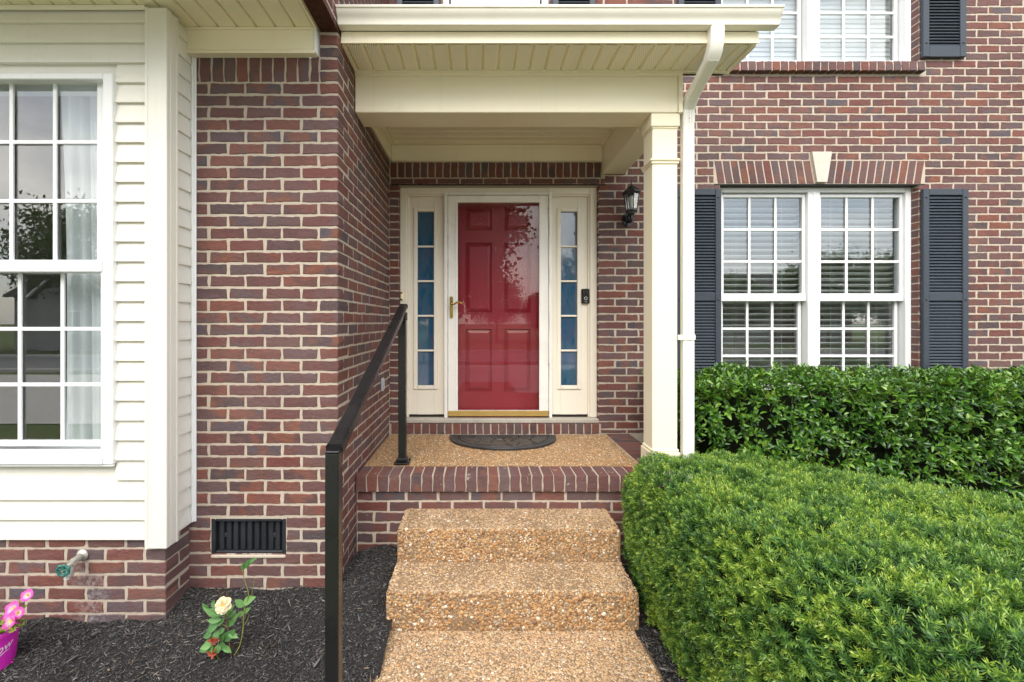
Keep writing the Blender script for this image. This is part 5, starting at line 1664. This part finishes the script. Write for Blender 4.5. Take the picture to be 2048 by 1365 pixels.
for i_ in range(len(_pc)):
    p0_, p1_, p2_, p3_ = (_pc[(i_+k_-1) % len(_pc)] for k_ in range(4))
    for t_ in np.linspace(0, 1, 12, endpoint=False):
        _ps.append(.5*((2*p1_)+(p2_-p0_)*t_+(2*p0_-5*p1_+4*p2_-p3_)*t_*t_+(3*p1_-p0_-3*p2_+p3_)*t_**3))
_ps = np.array(_ps)
def plan(a):
    f_ = (np.asarray(a)/(2*math.pi) % 1.0)*len(_ps); i0 = np.floor(f_).astype(int) % len(_ps); fr_ = (f_-np.floor(f_))[..., None]
    return _ps[i0]*(1-fr_) + _ps[(i0+1) % len(_ps)]*fr_
def yew_surface(n):
    """points and normals on a clipped mound: flat-ish domed top, bulging sides"""
    def point(a, v):
        v = np.asarray(v)
        rad = np.where(v < .35, .93+.07*np.sin(np.clip(v/.35, 0, 1)*math.pi/2), np.where(v < .55, 1-.20*((v-.35)/.20)**1.9, .80*(1-(v-.55)/.45)))
        zz = np.where(v < .35, .02+.46*(v/.35), np.where(v < .55, .49+.315*np.sin((v-.35)/.20*math.pi/2), .805+(YZ-.805)*np.clip((v-.55)/.45*1.6, 0, 1)**.8))
        p2 = plan(a); q = YC + (p2-YC)*rad[..., None]
        return np.concatenate([q, zz[..., None]], -1)
    # sample by area: rejection on the local jacobian
    m = n*4
    a = yr.uniform(0, 2*math.pi, m); v = yr.uniform(0, 1, m)
    e = 1e-3
    p = point(a, v); pa = (point(a+e, v)-p)/e; pv = (point(a, np.clip(v+e, 0, 1))-p)/e
    nn = np.cross(pa, pv); ar = np.linalg.norm(nn, axis=1)
    keep = yr.random(m) < ar/np.percentile(ar, 97)
    p, nn, ar = p[keep], nn[keep], ar[keep]
    nn = nn/np.maximum(ar[:, None], 1e-9)
    flip = (nn*np.concatenate([p[:, :2]-YC, p[:, 2:]-.3], 1)).sum(1) < 0
    nn[flip] *= -1
    return p, nn
P, N = yew_surface(20000)
# sprigs on the far side, which no view from the walk can show, are left out
_to = np.array([0, 0, CAMZ]) - P
_fc = (N*_to).sum(1)/np.linalg.norm(_to, axis=1)
_kp = (_fc > -.22) & (P[:, 0] < 1.42*P[:, 1] + .35) & (yr.random(len(P)) < .96)
P, N = P[_kp], N[_kp]
nz = vnoise(P, 3.0, 1)*.034 + vnoise(P, 10.0, 5)*.030 + vnoise(P, 24.0, 2)*.014
P = P + N*(nz - np.abs(yr.normal(0, .024, len(P))))[:, None]
K = 18
cnt = len(P)
D = N*.8 + yr.normal(0, .55, (cnt, 3)); D[:, 2] += .25
D /= np.linalg.norm(D, axis=1, keepdims=True)
up = yr.normal(0, 1, (cnt, 3)); d, s_, n_ = frames(D, up)
SL = yr.uniform(.030, .055, cnt)
P0_ = P - d*(SL*.75)[:, None]
Vs = np.empty((cnt, K, 4, 3)); tipv = np.empty((cnt, K, 4))
for k in range(K):
    t_ = (k+.5)/K
    az = k*2.39996 + yr.normal(0, .25, cnt)
    flat = .55
    out = s_*np.cos(az)[:, None] + n_*(np.sin(az)*flat)[:, None]
    lean = .30+.8*t_**3
    nd = d*lean + out; nd /= np.linalg.norm(nd, axis=1, keepdims=True)
    ln = yr.uniform(.015, .023, cnt)*(1-.35*max(0, t_-.7)/.3)
    wv = np.cross(nd, d); wv /= np.maximum(np.linalg.norm(wv, axis=1, keepdims=True), 1e-6)
    b = P0_ + d*(SL*t_)[:, None]
    hw = (.00155+.0005*yr.random(cnt))[:, None]
    Vs[:, k, 0] = b
    mid = b + nd*(ln*.55)[:, None] + d*(ln*.05)[:, None]
    Vs[:, k, 1] = mid + wv*hw; Vs[:, k, 2] = mid - wv*hw
    Vs[:, k, 3] = b + nd*ln[:, None] + d*(ln*.13)[:, None]
    tipv[:, k, :] = t_**2
base_f = np.array([(0, 1, 2), (1, 3, 2)])
F = (base_f[None] + (np.arange(cnt*K)*4)[:, None, None]).reshape(-1, 3)
rn = np.repeat(np.clip(yr.random(cnt)**1.3 + (yr.random(cnt) < .09)*.45 + .65*vnoise(P, 6.0, 8), 0, 1.2), K*4)
ye = np_mesh('foliage', Vs.reshape(-1, 3), F, M['yew'], yew, {'rnd': rn, 'tip': tipv.ravel()})
ye['kind'] = 'stuff'
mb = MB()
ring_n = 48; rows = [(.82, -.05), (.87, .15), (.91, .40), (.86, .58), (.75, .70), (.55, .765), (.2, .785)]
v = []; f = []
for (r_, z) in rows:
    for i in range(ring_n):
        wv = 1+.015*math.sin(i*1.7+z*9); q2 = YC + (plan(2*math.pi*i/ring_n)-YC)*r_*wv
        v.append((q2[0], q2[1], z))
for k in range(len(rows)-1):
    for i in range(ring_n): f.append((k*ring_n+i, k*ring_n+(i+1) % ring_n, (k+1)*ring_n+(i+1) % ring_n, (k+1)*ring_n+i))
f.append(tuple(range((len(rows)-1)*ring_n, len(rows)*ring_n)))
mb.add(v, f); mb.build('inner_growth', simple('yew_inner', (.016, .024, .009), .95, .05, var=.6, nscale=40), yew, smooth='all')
mb = MB(); yb2 = random.Random(8)
for i in range(260):
    k = yb2.randrange(cnt); p = Vector(P[k]); n3 = Vector(N[k]); b_ = p - n3*.12
    mb.tube([b_, b_.lerp(p, .5)+Vector((yb2.uniform(-.02, .02), yb2.uniform(-.02, .02), 0)), p-n3*.01], .0022, 4, .0012)
o = mb.build('twigs', M['wood_dark'], yew); o['kind'] = 'stuff'

# ------------------------------------------------------------------ rose bush
M['rose_leaf'] = leaf_mat('rose_leaf', [(.1, (.07, .18, .055)), (.5, (.12, .27, .08)), (1, (.20, .36, .12))], .5, .35, .2, 6)
M['rose_young'] = simple('rose_young_leaf', (.26, .045, .02), .5, .35, var=.3)
M['rose_stem'] = simple('rose_stem', (.19, .20, .045), .6, .3, var=.35, nscale=30)
M['rose_wood'] = simple('rose_wood', (.15, .065, .035), .7, .2, var=.35, nscale=30)
def petal_mat(name, c0, c1):
    t = NT(name); b = t.bsdf(None, .6, .3)
    c = t.mix(t.noise(t.pos(), 45, 3), c0, c1); t.l(c, b.inputs['Base Color'])
    tl = t.n('ShaderNodeBsdfTranslucent'); t.l(c, tl.inputs[0])
    mx = t.n('ShaderNodeMixShader'); mx.inputs[0].default_value = .25; t.l(b.outputs[0], mx.inputs[1]); t.l(tl.outputs[0], mx.inputs[2]); t.l(mx.outputs[0], t.out.inputs[0]); return t.m
M['rose_petal'] = petal_mat('rose_petal', (.80, .68, .42), (.84, .75, .56))
M['rose_heart'] = simple('rose_heart', (.62, .36, .06), .7, .2)
ry = 2.12
def rp(x, y, dy=0.0):
    Y_ = ry+dy; s__ = 910/Y_
    return Vector(((x-960)/s__, Y_, CAMZ+(645-y)/s__))
rose = thing('rose_bush', (rp(462, 1312).x, ry, .0), 'young rose plant with one cream bloom in the black mulch', 'rose')
def smooth_path(pts, n=6):
    out = []
    for i in range(len(pts)-1):
        p0, p1, p2, p3 = pts[max(i-1, 0)], pts[i], pts[i+1], pts[min(i+2, len(pts)-1)]
        for j in range(n):
            t_ = j/n
            out.append(.5*((2*p1)+(p2-p0)*t_+(2*p0-5*p1+4*p2-p3)*t_*t_+(3*p1-p0-3*p2+p3)*t_**3))
    out.append(pts[-1]); return out
stems = [([rp(468, 1312), rp(480, 1290, .01), rp(486, 1258, .02), rp(488, 1222, .02), rp(497, 1190, .03), rp(489, 1160, .03), rp(485, 1140, .03)], .0028, 'rose_stem'),
         ([rp(462, 1312), rp(458, 1280), rp(455, 1248), rp(449, 1222, -.01)], .0032, 'rose_wood'),
         ([rp(446, 1328), rp(432, 1310, -.02), rp(425, 1290, -.03), rp(424, 1280, -.03)], .0022, 'rose_stem'),
         ([rp(453, 1196, .02), rp(454, 1172, .02), rp(452, 1152, .02), rp(453, 1142, .02)], .0013, 'rose_wood'),
         ([rp(443, 1196), rp(439, 1186), rp(437, 1180)], .0020, 'rose_wood'),
         ([rp(503, 1192, .03), rp(506, 1176, .03), rp(509, 1160, .03), rp(508, 1152, .03)], .0014, 'rose_stem'),
         ([rp(487, 1252, .02), rp(495, 1240, .03), rp(498, 1228, .03)], .0014, 'rose_stem'),
         ([rp(455, 1255), rp(447, 1250), rp(438, 1244)], .0015, 'rose_stem'),
         ([rp(462, 1300), rp(470, 1288), rp(479, 1278)], .0010, 'rose_wood')]
for pts, r_, mt in stems:
    mb = MB(); mb.tube(smooth_path(pts), r_, 6, r_*.75); mb.build('stem', M[mt], rose, smooth='all')
RL = leaf_base(5, .16, .14)
rlm = bpy.data.meshes.new('leaf'); rlm.from_pydata(RL[0].tolist(), [], RL[1].tolist()); rlm.polygons.foreach_set('use_smooth', [True]*len(rlm.polygons)); rlm.update()
rlm2 = rlm.copy(); PLM = rlm.copy()
def put_leaf(base, tip, wd, mt='rose_leaf', tw=0.0, parent=None, me=None):
    d_ = tip-base; l_ = d_.length; a = d_/l_
    view = Vector((0, -1, .75)).normalized()
    b = view.cross(a); b.normalize(); c = a.cross(b)
    b2, c2 = b*math.cos(tw)+c*math.sin(tw), c*math.cos(tw)-b*math.sin(tw)
    m4 = Matrix(((a.x*l_, b2.x*wd, c2.x*l_, base.x), (a.y*l_, b2.y*wd, c2.y*l_, base.y), (a.z*l_, b2.z*wd, c2.z*l_, base.z), (0, 0, 0, 1)))
    mesh_obj('leaf', me or (rlm if mt == 'rose_leaf' else rlm2), M[mt], parent or rose, m4)
rl = [((486, 1208), (509, 1194), 17, .03), ((488, 1214), (470, 1200), 14, .03), ((484, 1222), (478, 1236), 12, .03), ((447, 1228), (422, 1208), 14, 0), ((445, 1232), (410, 1218), 13, -.01), ((440, 1236), (403, 1216), 10, -.01),
      ((443, 1240), (412, 1242), 12, -.01), ((449, 1240), (428, 1252), 14, 0), ((450, 1238), (456, 1222), 12, .01), ((452, 1236), (470, 1222), 12, .02), ((455, 1230), (466, 1210), 12, .03), ((438, 1246), (410, 1266), 17, -.01),
      ((430, 1262), (436, 1276), 13, -.01), ((424, 1266), (405, 1276), 13, -.02), ((446, 1282), (468, 1262), 18, 0), ((440, 1284), (446, 1265), 14, 0), ((438, 1288), (452, 1298), 16, -.01), ((434, 1290), (436, 1308), 14, -.02),
      ((424, 1290), (398, 1298), 13, -.03), ((422, 1294), (396, 1304), 12, -.03), ((426, 1292), (414, 1312), 16, -.03), ((430, 1282), (408, 1286), 13, -.02), ((486, 1140), (497, 1120), 9, .03), ((487, 1138), (512, 1114), 10, .03), ((485, 1138), (500, 1128), 8, .03),
      ((486, 1142), (484, 1128), 7, .03), ((462, 1240), (478, 1228), 10, .02), ((444, 1236), (420, 1228), 11, .01), ((452, 1250), (470, 1243), 12, .01), ((450, 1258), (432, 1268), 12, .0), ((456, 1266), (476, 1276), 11, .0), ((446, 1292), (462, 1306), 11, -.01), ((432, 1296), (420, 1322), 11, -.03), ((440, 1276), (420, 1272), 12, -.01), ((487, 1226), (500, 1216), 9, .03), ((418, 1224), (404, 1208), 10, 0), ((424, 1214), (428, 1202), 10, .01)]
for (a, b, w_, dy) in rl:
    put_leaf(rp(*a, dy), rp(*b, dy-.012), w_/429, 'rose_leaf', random.uniform(-.5, .5))
for (cx_, cy_, n, dy) in ((426, 1283, 6, -.04), (424, 1309, 5, -.045)):
    for i in range(n):
        w_ = 6.28*i/n+random.uniform(-.3, .3); r_ = random.uniform(9, 15)
        put_leaf(rp(cx_, cy_, dy), rp(cx_+r_*math.cos(w_), cy_+r_*.8*math.sin(w_), dy-.01), 5/429, 'rose_young', random.uniform(-.6, .6))
# bloom
bc = rp(447, 1211, -.03)
bloom_axis = Vector((.10, -.85, .50)).normalized()
e1 = bloom_axis.orthogonal().normalized(); e2 = bloom_axis.cross(e1)
bl = MB(); bl.lathe([(.004, -.012), (.009, -.004), (.010, .004), (.005, .008)], (0, 0, 0), 10)
bm4 = Matrix(((e1.x, e2.x, bloom_axis.x, bc.x), (e1.y, e2.y, bloom_axis.y, bc.y), (e1.z, e2.z, bloom_axis.z, bc.z), (0, 0, 0, 1)))
bo = bl.build('bloom', M['rose_heart'], rose, smooth='all', m=bm4)
pr = random.Random(12)
for ringi, (n, r0_, r1_, lift, wd) in enumerate(((6, .006, .037, .004, .034), (6, .005, .031, .012, .028), (5, .004, .023, .016, .022), (4, .002, .014, .015, .015))):
    for i in range(n):
        w_ = 6.283*i/n + ringi*.55 + pr.uniform(-.15, .15)
        ca, sa = math.cos(w_), math.sin(w_)
        mb = MB(); v = []; f = []; nu, nv = 5, 4
        for a in range(nu+1):
            for b in range(nv+1):
                t_ = a/nu; q = (b/nv-.5)*2
                rad = r0_+(r1_-r0_)*t_; half = wd*.5*math.sin(math.pi*min(1, .18+.62*t_))*(1 if t_ < .95 else .72)
                hgt = lift*math.sin(t_*2.0) - .006*max(0, t_-.75)*4*(1 if ringi < 2 else 0) + .006*(q*q)*t_ + pr.uniform(-.0008, .0008)
                v.append((ca*rad - sa*half*q, sa*rad + ca*half*q, hgt))
        for a in range(nu):
            for b in range(nv): f.append((a*(nv+1)+b, a*(nv+1)+b+1, (a+1)*(nv+1)+b+1, (a+1)*(nv+1)+b))
        mb.add(v, f); mb.build('petal', M['rose_petal'], bo, smooth='all', m=bm4)

# ------------------------------------------------------------------ flower pot with petunias
def pot_mat():
    t = NT('pot_magenta'); b = t.bsdf(None, .35, .4)
    n = t.noise(t.pos(), 30, 4); t.l(t.mix(n, (.60, .020, .42), (.66, .032, .47)), b.inputs['Base Color']); return t.m
M['pot'] = pot_mat(); M['pot_text'] = simple('pot_print', (.80, .72, .80), .4, .3, var=.05); M['soil'] = simple('potting_soil', (.05, .03, .02), .95, .1, var=.5, nscale=80)
M['pot_rim'] = simple('pot_rim', (.72, .30, .30), .45, .3, var=.2, nscale=30)
pcx, pcy = -2.250, 2.085
pz0 = float(mulch_z(np.array([pcx]), np.array([pcy]))[0]) - .002
pot = thing('flower_pot', (pcx, pcy, pz0), 'magenta plastic nursery pot at the left edge of the mulch', 'pot')
pr0, pr1, ph0 = .086, .102, .168
def pot_r(z): return pr0 + (pr1-pr0)*z/ph0
mb = MB(); mb.lathe([(.070, .012), (pr0-.006, .012), (pr0-.004, 0), (pr0, 0), (pr0+.001, .014), (pr1, ph0), (pr1-.004, ph0), (pr1-.006, ph0-.03), (.05, ph0-.035), (.004, ph0-.035)], (pcx, pcy, pz0), 48); mb.build('body', M['pot'], pot, smooth=True)
v = []; f = []; n = 96
for i in range(n):
    w_ = 2*math.pi*i/n; wave = .012*max(0, math.sin(3*w_+.55))**3
    for (r_, z) in ((pr1+.001, ph0-.020), (pr1+.002, ph0+wave), (pr1-.003+wave*.9, ph0+.003+wave)): v.append((pcx+r_*math.cos(w_), pcy+r_*math.sin(w_), pz0+z))
for i in range(n):
    for j in (0, 1): f.append((i*3+j, ((i+1) % n)*3+j, ((i+1) % n)*3+j+1, i*3+j+1))
mb = MB(); mb.add(v, f); ro_ = mb.build('rim', M['pot'], pot, smooth='all')
for i in range(10):
    w_ = 2*math.pi*i/10+.2; mb = MB()
    c, s2 = math.cos(w_), math.sin(w_); cxx, cyy = pcx+(pr0+.001)*c, pcy+(pr0+.001)*s2
    mb.box(cxx-.008, cxx+.008, cyy-.005, cyy+.005, pz0+.001, pz0+.010, .003); mb.build('foot', M['pot'], pot)
mb = MB(); mb.lathe([(pr1-.008, ph0-.030), (.05, ph0-.022), (.004, ph0-.02)], (pcx, pcy, pz0), 24); mb.build('soil', M['soil'], pot)
def wrap(me, ang0, zc, mat, name, tilt=.20):
    for vtx in me.vertices:
        x, y, d_ = vtx.co; z = zc + y + x*tilt
        r_ = pot_r(z) + .0012 + d_
        a = ang0 + x/pr1
        vtx.co = (pcx + r_*math.cos(a), pcy + r_*math.sin(a), pz0 + z)
    mesh_obj(name, me, M[mat], pot)
wrap(text_obj('wow', .050, None, None, None, .28), R(-24), .098, 'pot_text', 'lettering')
sm = MB(); v = []; f = []
for i in range(15):
    t_ = i/14; x = -.046+.092*t_; y = -.030 - .006*math.sin(t_*6.28) + .004*t_; th = .0045*math.sin(math.pi*t_)+.0006
    v += [(x, y-th/2, .0003), (x, y+th/2, .0003)]
for i in range(14): f.append((2*i, 2*i+2, 2*i+3, 2*i+1))
sm.add(v, f); wrap(sm.mesh('swoosh', fix=False), R(-24), .098, 'pot_text', 'lettering')
sm = MB(); v = []; f = []
for i in range(15): v += [(-.042+.06*i/14, -.0016, .0003), (-.042+.06*i/14, .0012, .0003)]
for i in range(14): f.append((2*i, 2*i+2, 2*i+3, 2*i+1))
sm.add(v, f); wrap(sm.mesh('line', fix=False), R(-38), .030, 'pot_text', 'lettering')

def petunia_mat():
    t = NT('petunia_petal'); b = t.bsdf(None, .6, .3)
    r = t.attr('rad')
    c = t.ramp(r, [(.0, (.80, .50, .05)), (.18, (.82, .66, .40)), (.38, (.80, .45, .66)), (.62, (.72, .13, .48)), (1, (.70, .08, .42))])
    t.l(c, b.inputs['Base Color'])
    tl = t.n('ShaderNodeBsdfTranslucent'); t.l(c, tl.inputs[0])
    mx = t.n('ShaderNodeMixShader'); mx.inputs[0].default_value = .25; t.l(b.outputs[0], mx.inputs[1]); t.l(tl.outputs[0], mx.inputs[2]); t.l(mx.outputs[0], t.out.inputs[0]); return t.m
M['petunia'] = petunia_mat()
M['petunia_leaf'] = leaf_mat('petunia_leaf', [(.1, (.12, .19, .02)), (.5, (.24, .30, .04)), (1, (.38, .38, .08))], .6, .3, .25, 12)
pet = thing('petunia', (pcx, pcy, pz0+ph0-.03), 'pink petunias with pale hearts growing in the magenta pot', 'flower')
def pp(x, y, Y_):
    s__ = 910/Y_
    return Vector(((x-960)/s__, Y_, CAMZ+(645-y)/s__))
qr = random.Random(21)
def bloom(c, axis, r_):
    axis = axis.normalized(); a1 = axis.orthogonal().normalized(); a2 = axis.cross(a1)
    nA_, nR = 40, 6; V = []; F = []; rad = []
    for j in range(nR+1):
        t_ = j/nR
        for i in range(nA_):
            w_ = 2*math.pi*i/nA_
            lobe = 1-.10*(1-abs(math.cos(2.5*w_)))*t_
            rr2 = r_*(.10+.90*t_)*lobe*(1+qr.uniform(-.02, .02)*t_)
            h = r_*(-.55*(1-t_)**2 + .10*math.sin(5*w_+.6)*t_*t_ - .08*t_**3)
            V.append(tuple(c + a1*rr2*math.cos(w_) + a2*rr2*math.sin(w_) + axis*h)); rad.append(t_)
    for j in range(nR):
        for i in range(nA_): F.append((j*nA_+i, j*nA_+(i+1) % nA_, (j+1)*nA_+(i+1) % nA_, (j+1)*nA_+i))
    o = np_mesh('bloom', V, F, M['petunia'], pet, {'rad': rad}, smooth=True, quads=True)
    mb = MB(); mb.tube([c-axis*r_*.5, c-axis*r_*1.1], .0028, 6, .002); mb.build('flower_tube', M['petunia_leaf'], o, smooth='all')
blooms = [((53, 1191), 2.10, (.15, -.8, .55), .026), ((22, 1219), 2.06, (-.05, -.85, .5), .033), ((34, 1227), 2.05, (.35, -.8, .45), .026), ((16, 1243), 2.03, (-.2, -.9, .4), .036), ((-22, 1222), 2.06, (-.4, -.7, .5), .033), ((-45, 1250), 2.05, (-.5, -.7, .4), .034)]
for (xy, Y_, ax_, r_) in blooms: bloom(pp(*xy, Y_), Vector(ax_), r_)
base_p = Vector((pcx, pcy, pz0+ph0-.02))
ends = [pp(52, 1196, 2.11), pp(48, 1215, 2.10), pp(42, 1240, 2.09), pp(24, 1228, 2.08), pp(18, 1248, 2.05), pp(50, 1250, 2.06), pp(56, 1240, 2.08), pp(-22, 1226, 2.08), pp(-45, 1252, 2.07), pp(10, 1262, 2.02), pp(-10, 1235, 2.1), pp(38, 1255, 2.03), pp(30, 1262, 2.0), pp(2, 1250, 2.0)]
for e in ends:
    b0_ = base_p + Vector((qr.uniform(-.03, .05), qr.uniform(-.04, .04), 0))
    mid = b0_.lerp(e, .5)+Vector((qr.uniform(-.01, .01), qr.uniform(-.01, .01), .012))
    pts = smooth_path([b0_, mid, e], 5)
    mb = MB(); mb.tube(pts, .0018, 5, .0012); mb.build('stem', M['petunia_leaf'], pet, smooth='all')
    for q in range(22):
        t_ = qr.uniform(.15, 1.0); k = min(len(pts)-1, int(t_*(len(pts)-1))); p = pts[k]
        w_ = qr.uniform(0, 6.28); l_ = qr.uniform(.014, .030)
        tipp = p + Vector((math.cos(w_)*l_, math.sin(w_)*l_*.8, qr.uniform(-.2, .8)*l_))
        put_leaf(p, tipp, l_*qr.uniform(.28, .42), 'petunia_leaf', qr.uniform(-1, 1), pet, PLM)

# ------------------------------------------------------------------ the street behind the camera, which the panes mirror
M['asphalt'] = simple('street_asphalt', (.20, .20, .20), .9, .2, var=.12, nscale=3)
M['concrete'] = simple('drive_concrete', (.52, .50, .46), .9, .2, var=.10, nscale=4)
mb = MB(); mb.add([(-80, -17, -.084), (80, -17, -.084), (80, -10.5, -.084), (-80, -10.5, -.084)], [(0, 1, 2, 3)]); tag(mb.build('road', M['asphalt']), kind='structure')
for (a, b) in ((-10.5, -10.3), (-17.2, -17.0)):
    mb = MB(); mb.box(-80, 80, a, b, -.2, .03, .02); tag(mb.build('kerb', M['concrete']), kind='structure')
mb = MB(); mb.add([(-9.5, -10.3, -.080), (-4.6, -10.3, -.080), (-4.6, -9.0, -.080), (-9.5, -9.0, -.080)], [(0, 1, 2, 3)]); tag(mb.build('driveway', M['concrete']), kind='structure')
mb = MB(); mb.add([(-30, -9.6, -.076), (14, -9.6, -.076), (14, -2.6, -.076), (-30, -2.6, -.076)], [(0, 1, 2, 3)]); tag(mb.build('driveway', M['concrete']), kind='structure')
M['tree_leaf'] = leaf_mat('tree_leaf', [(.1, (.014, .045, .010)), (.5, (.030, .085, .016)), (1, (.07, .14, .03))], .5, .3, .2, .6)
M['bark'] = simple('bark', (.075, .055, .040), .95, .1, var=.4, nscale=9, bump=.6, bscale=14)
tr = np.random.default_rng(31)
def tree_meshes(h, r, nclump, seed):
    g = np.random.default_rng(seed); rr2 = random.Random(seed)
    trunk = MB(); th = h*.30
    top = Vector((g.normal(0, .15), g.normal(0, .15), h*.62))
    trunk.tube([(0, 0, -.15), (0, 0, th*.5), (top.x*.4, top.y*.4, th), tuple(top)], .05*h*.55, 10, .03)
    tips = []
    for i in range(16):
        b = Vector((top.x*.5, top.y*.5, rr2.uniform(th*.8, h*.6)))
        a = rr2.uniform(0, 6.28); rad = rr2.uniform(.45, .85)*r
        e = Vector((math.cos(a)*rad, math.sin(a)*rad, rr2.uniform(h*.42, h*.90)))
        trunk.tube([b, b.lerp(e, .5)+Vector((0, 0, .25)), e], .10, 6, .025); tips.append(np.array(e))
    C = []
    while len(C) < nclump:
        p = g.normal(0, 1, 3); p /= np.linalg.norm(p); p *= g.uniform(.55, 1.0)
        q = np.array([p[0]*r, p[1]*r, h*.63+p[2]*h*.36]); C.append(q)
    C = np.array(C)
    per = 85
    P = np.repeat(C, per, 0) + g.normal(0, r*.105, (len(C)*per, 3))
    D = g.normal(0, 1, P.shape); U_ = g.normal(0, 1, P.shape)
    ln = g.uniform(.16, .30, len(P))
    V, F = leaves_mesh(leaf_base(1, .2, .1), P, D, U_, ln, ln*.62)
    return trunk.mesh('trunk', smooth=True), V, F
def make_tree(x, y, h, r, seed, label):
    t = thing('tree', (x, y, -.09), label, 'tree', 'leafy trees across the lawn')
    tm, V, F = tree_meshes(h, r, 190, seed)
    me = bpy.data.meshes.new('crown'); me.from_pydata(V.tolist(), [], F.tolist()); me.update()
    mm = Matrix.Translation((x, y, -.09))
    mesh_obj('trunk', tm, M['bark'], t, mm)
    c = mesh_obj('crown', me, M['tree_leaf'], t, mm)
    return t
def copy_tree(src, x, y, s, rz, label):
    mm = Matrix.Translation((x, y, -.09)) @ Matrix.Rotation(rz, 4, 'Z') @ Matrix.Scale(s, 4)
    t = thing('tree', (x, y, -.09), label, 'tree', 'leafy trees across the lawn')
    for ch in src.children:
        o = ch.copy(); link(o, t, mm)
ta = make_tree(-1.7, -9.0, 7.6, 3.2, 41, 'full tree mirrored in the storm door glass')
tb = make_tree(-24, -24, 9.0, 4.6, 42, 'round tree mirrored in the bay window')
for i, (x, y, s, rz, src, lb) in enumerate([(-15.5, -27, 1.15, 1.0, tb, 'tall tree behind the mirrored grey house'), (-33, -21, 1.1, 2.0, ta, 'tree at far left beyond the street'), (9, -24, .85, 3.0, tb, 'tree right of the mirrored street house'),
                                    (17, -22, .62, 4.1, ta, 'slim tree mirrored in hedge window'), (24, -23, .70, 5.2, tb, 'spreading tree mirrored in right half of hedge window'), (31, -26, .9, .6, ta, 'tree at far right beyond the street'), (-6, -30, .9, 2.6, ta, 'tree standing behind the street'), (1.5, -33, .62, .3, tb, 'low tree at the far end of the mirrored view in the door'), (5.5, -31, .58, 1.9, ta, 'second low tree mirrored behind the door glass'), (13, -30, .6, 2.2, tb, 'low round tree left of the far brick house')]):
    copy_tree(src, x, y, s, rz, lb)
M['grey_siding'] = simple('far_siding', (.34, .34, .34), .8, .2, var=.06); M['far_brick'] = simple('far_brick', (.16, .08, .065), .9, .1, var=.2, nscale=9); M['far_roof'] = simple('far_roof', (.10, .10, .105), .9, .1, var=.2, nscale=8)
def street_house(x, y, w_, d_, label, wallmat):
    t = thing('street_house', (x, y, -.09), label, 'house', 'houses across the street')
    h = 3.2; yf_ = y + d_/2
    mb = MB(); mb.box(x-w_/2, x+w_/2, y-d_/2, yf_, -.09, h); mb.build('wall', M[wallmat], t)
    mb = MB(); mb.prism([(y-d_/2-.4, h-.1), (y, h+2.6), (yf_+.4, h-.1), (yf_+.4, h+.05), (y, h+2.8), (y-d_/2-.4, h+.05)], x-w_/2-.3, x+w_/2+.3, 'x'); mb.build('roof', M['far_roof'], t)
    for gx, gw in ((x-w_*.2, 4.2), (x+w_*.26, 3.0)):
        mb = MB(); mb.prism([(gx-gw/2, -.09), (gx+gw/2, -.09), (gx+gw/2, h), (gx, h+gw*.42), (gx-gw/2, h)], yf_-.5, yf_+1.0, 'y'); mb.build('gable', M['grey_siding'], t)
        for s2 in (-1, 1):
            a = Vector((gx, 0, h+gw*.42+.12)); b = Vector((gx+s2*(gw/2+.35), 0, h-.18))
            mb = MB(); mb.add([(a.x, yf_-2.5, a.z), (b.x, yf_-2.5, b.z), (b.x, yf_+1.3, b.z), (a.x, yf_+1.3, a.z), (a.x, yf_-2.5, a.z+.12), (b.x, yf_-2.5, b.z+.12), (b.x, yf_+1.3, b.z+.12), (a.x, yf_+1.3, a.z+.12)],
                              [(0, 1, 2, 3), (4, 5, 6, 7), (0, 1, 5, 4), (1, 2, 6, 5), (2, 3, 7, 6), (3, 0, 4, 7)]); mb.build('roof', M['far_roof'], t)
            mb = MB(); mb.tube([(a.x, yf_+1.32, a.z+.02), (b.x, yf_+1.32, b.z+.02)], .09, 4); mb.build('barge_board', M['white'], t)
        mb = MB(); mb.box(gx-.5, gx+.5, yf_+1.0, yf_+1.05, .9, 2.3); wi = mb.build('window', M['white'], t)
        for sx_ in (-1, 1):
            mb = MB(); mb.box(gx+sx_*.24-.2, gx+sx_*.24+.2, yf_+1.051, yf_+1.07, 1.0, 2.2); mb.build('pane', M['lintel_dark'], wi)
street_house(-21, -27, 15, 8, 'grey gabled house mirrored in the bay window', 'grey_siding')
street_house(13.5, -38, 14, 8, 'brick house across the street mirrored in the door', 'far_brick')
street_house(24, -33, 13, 8, 'far brick house mirrored in the hedge window', 'far_brick')
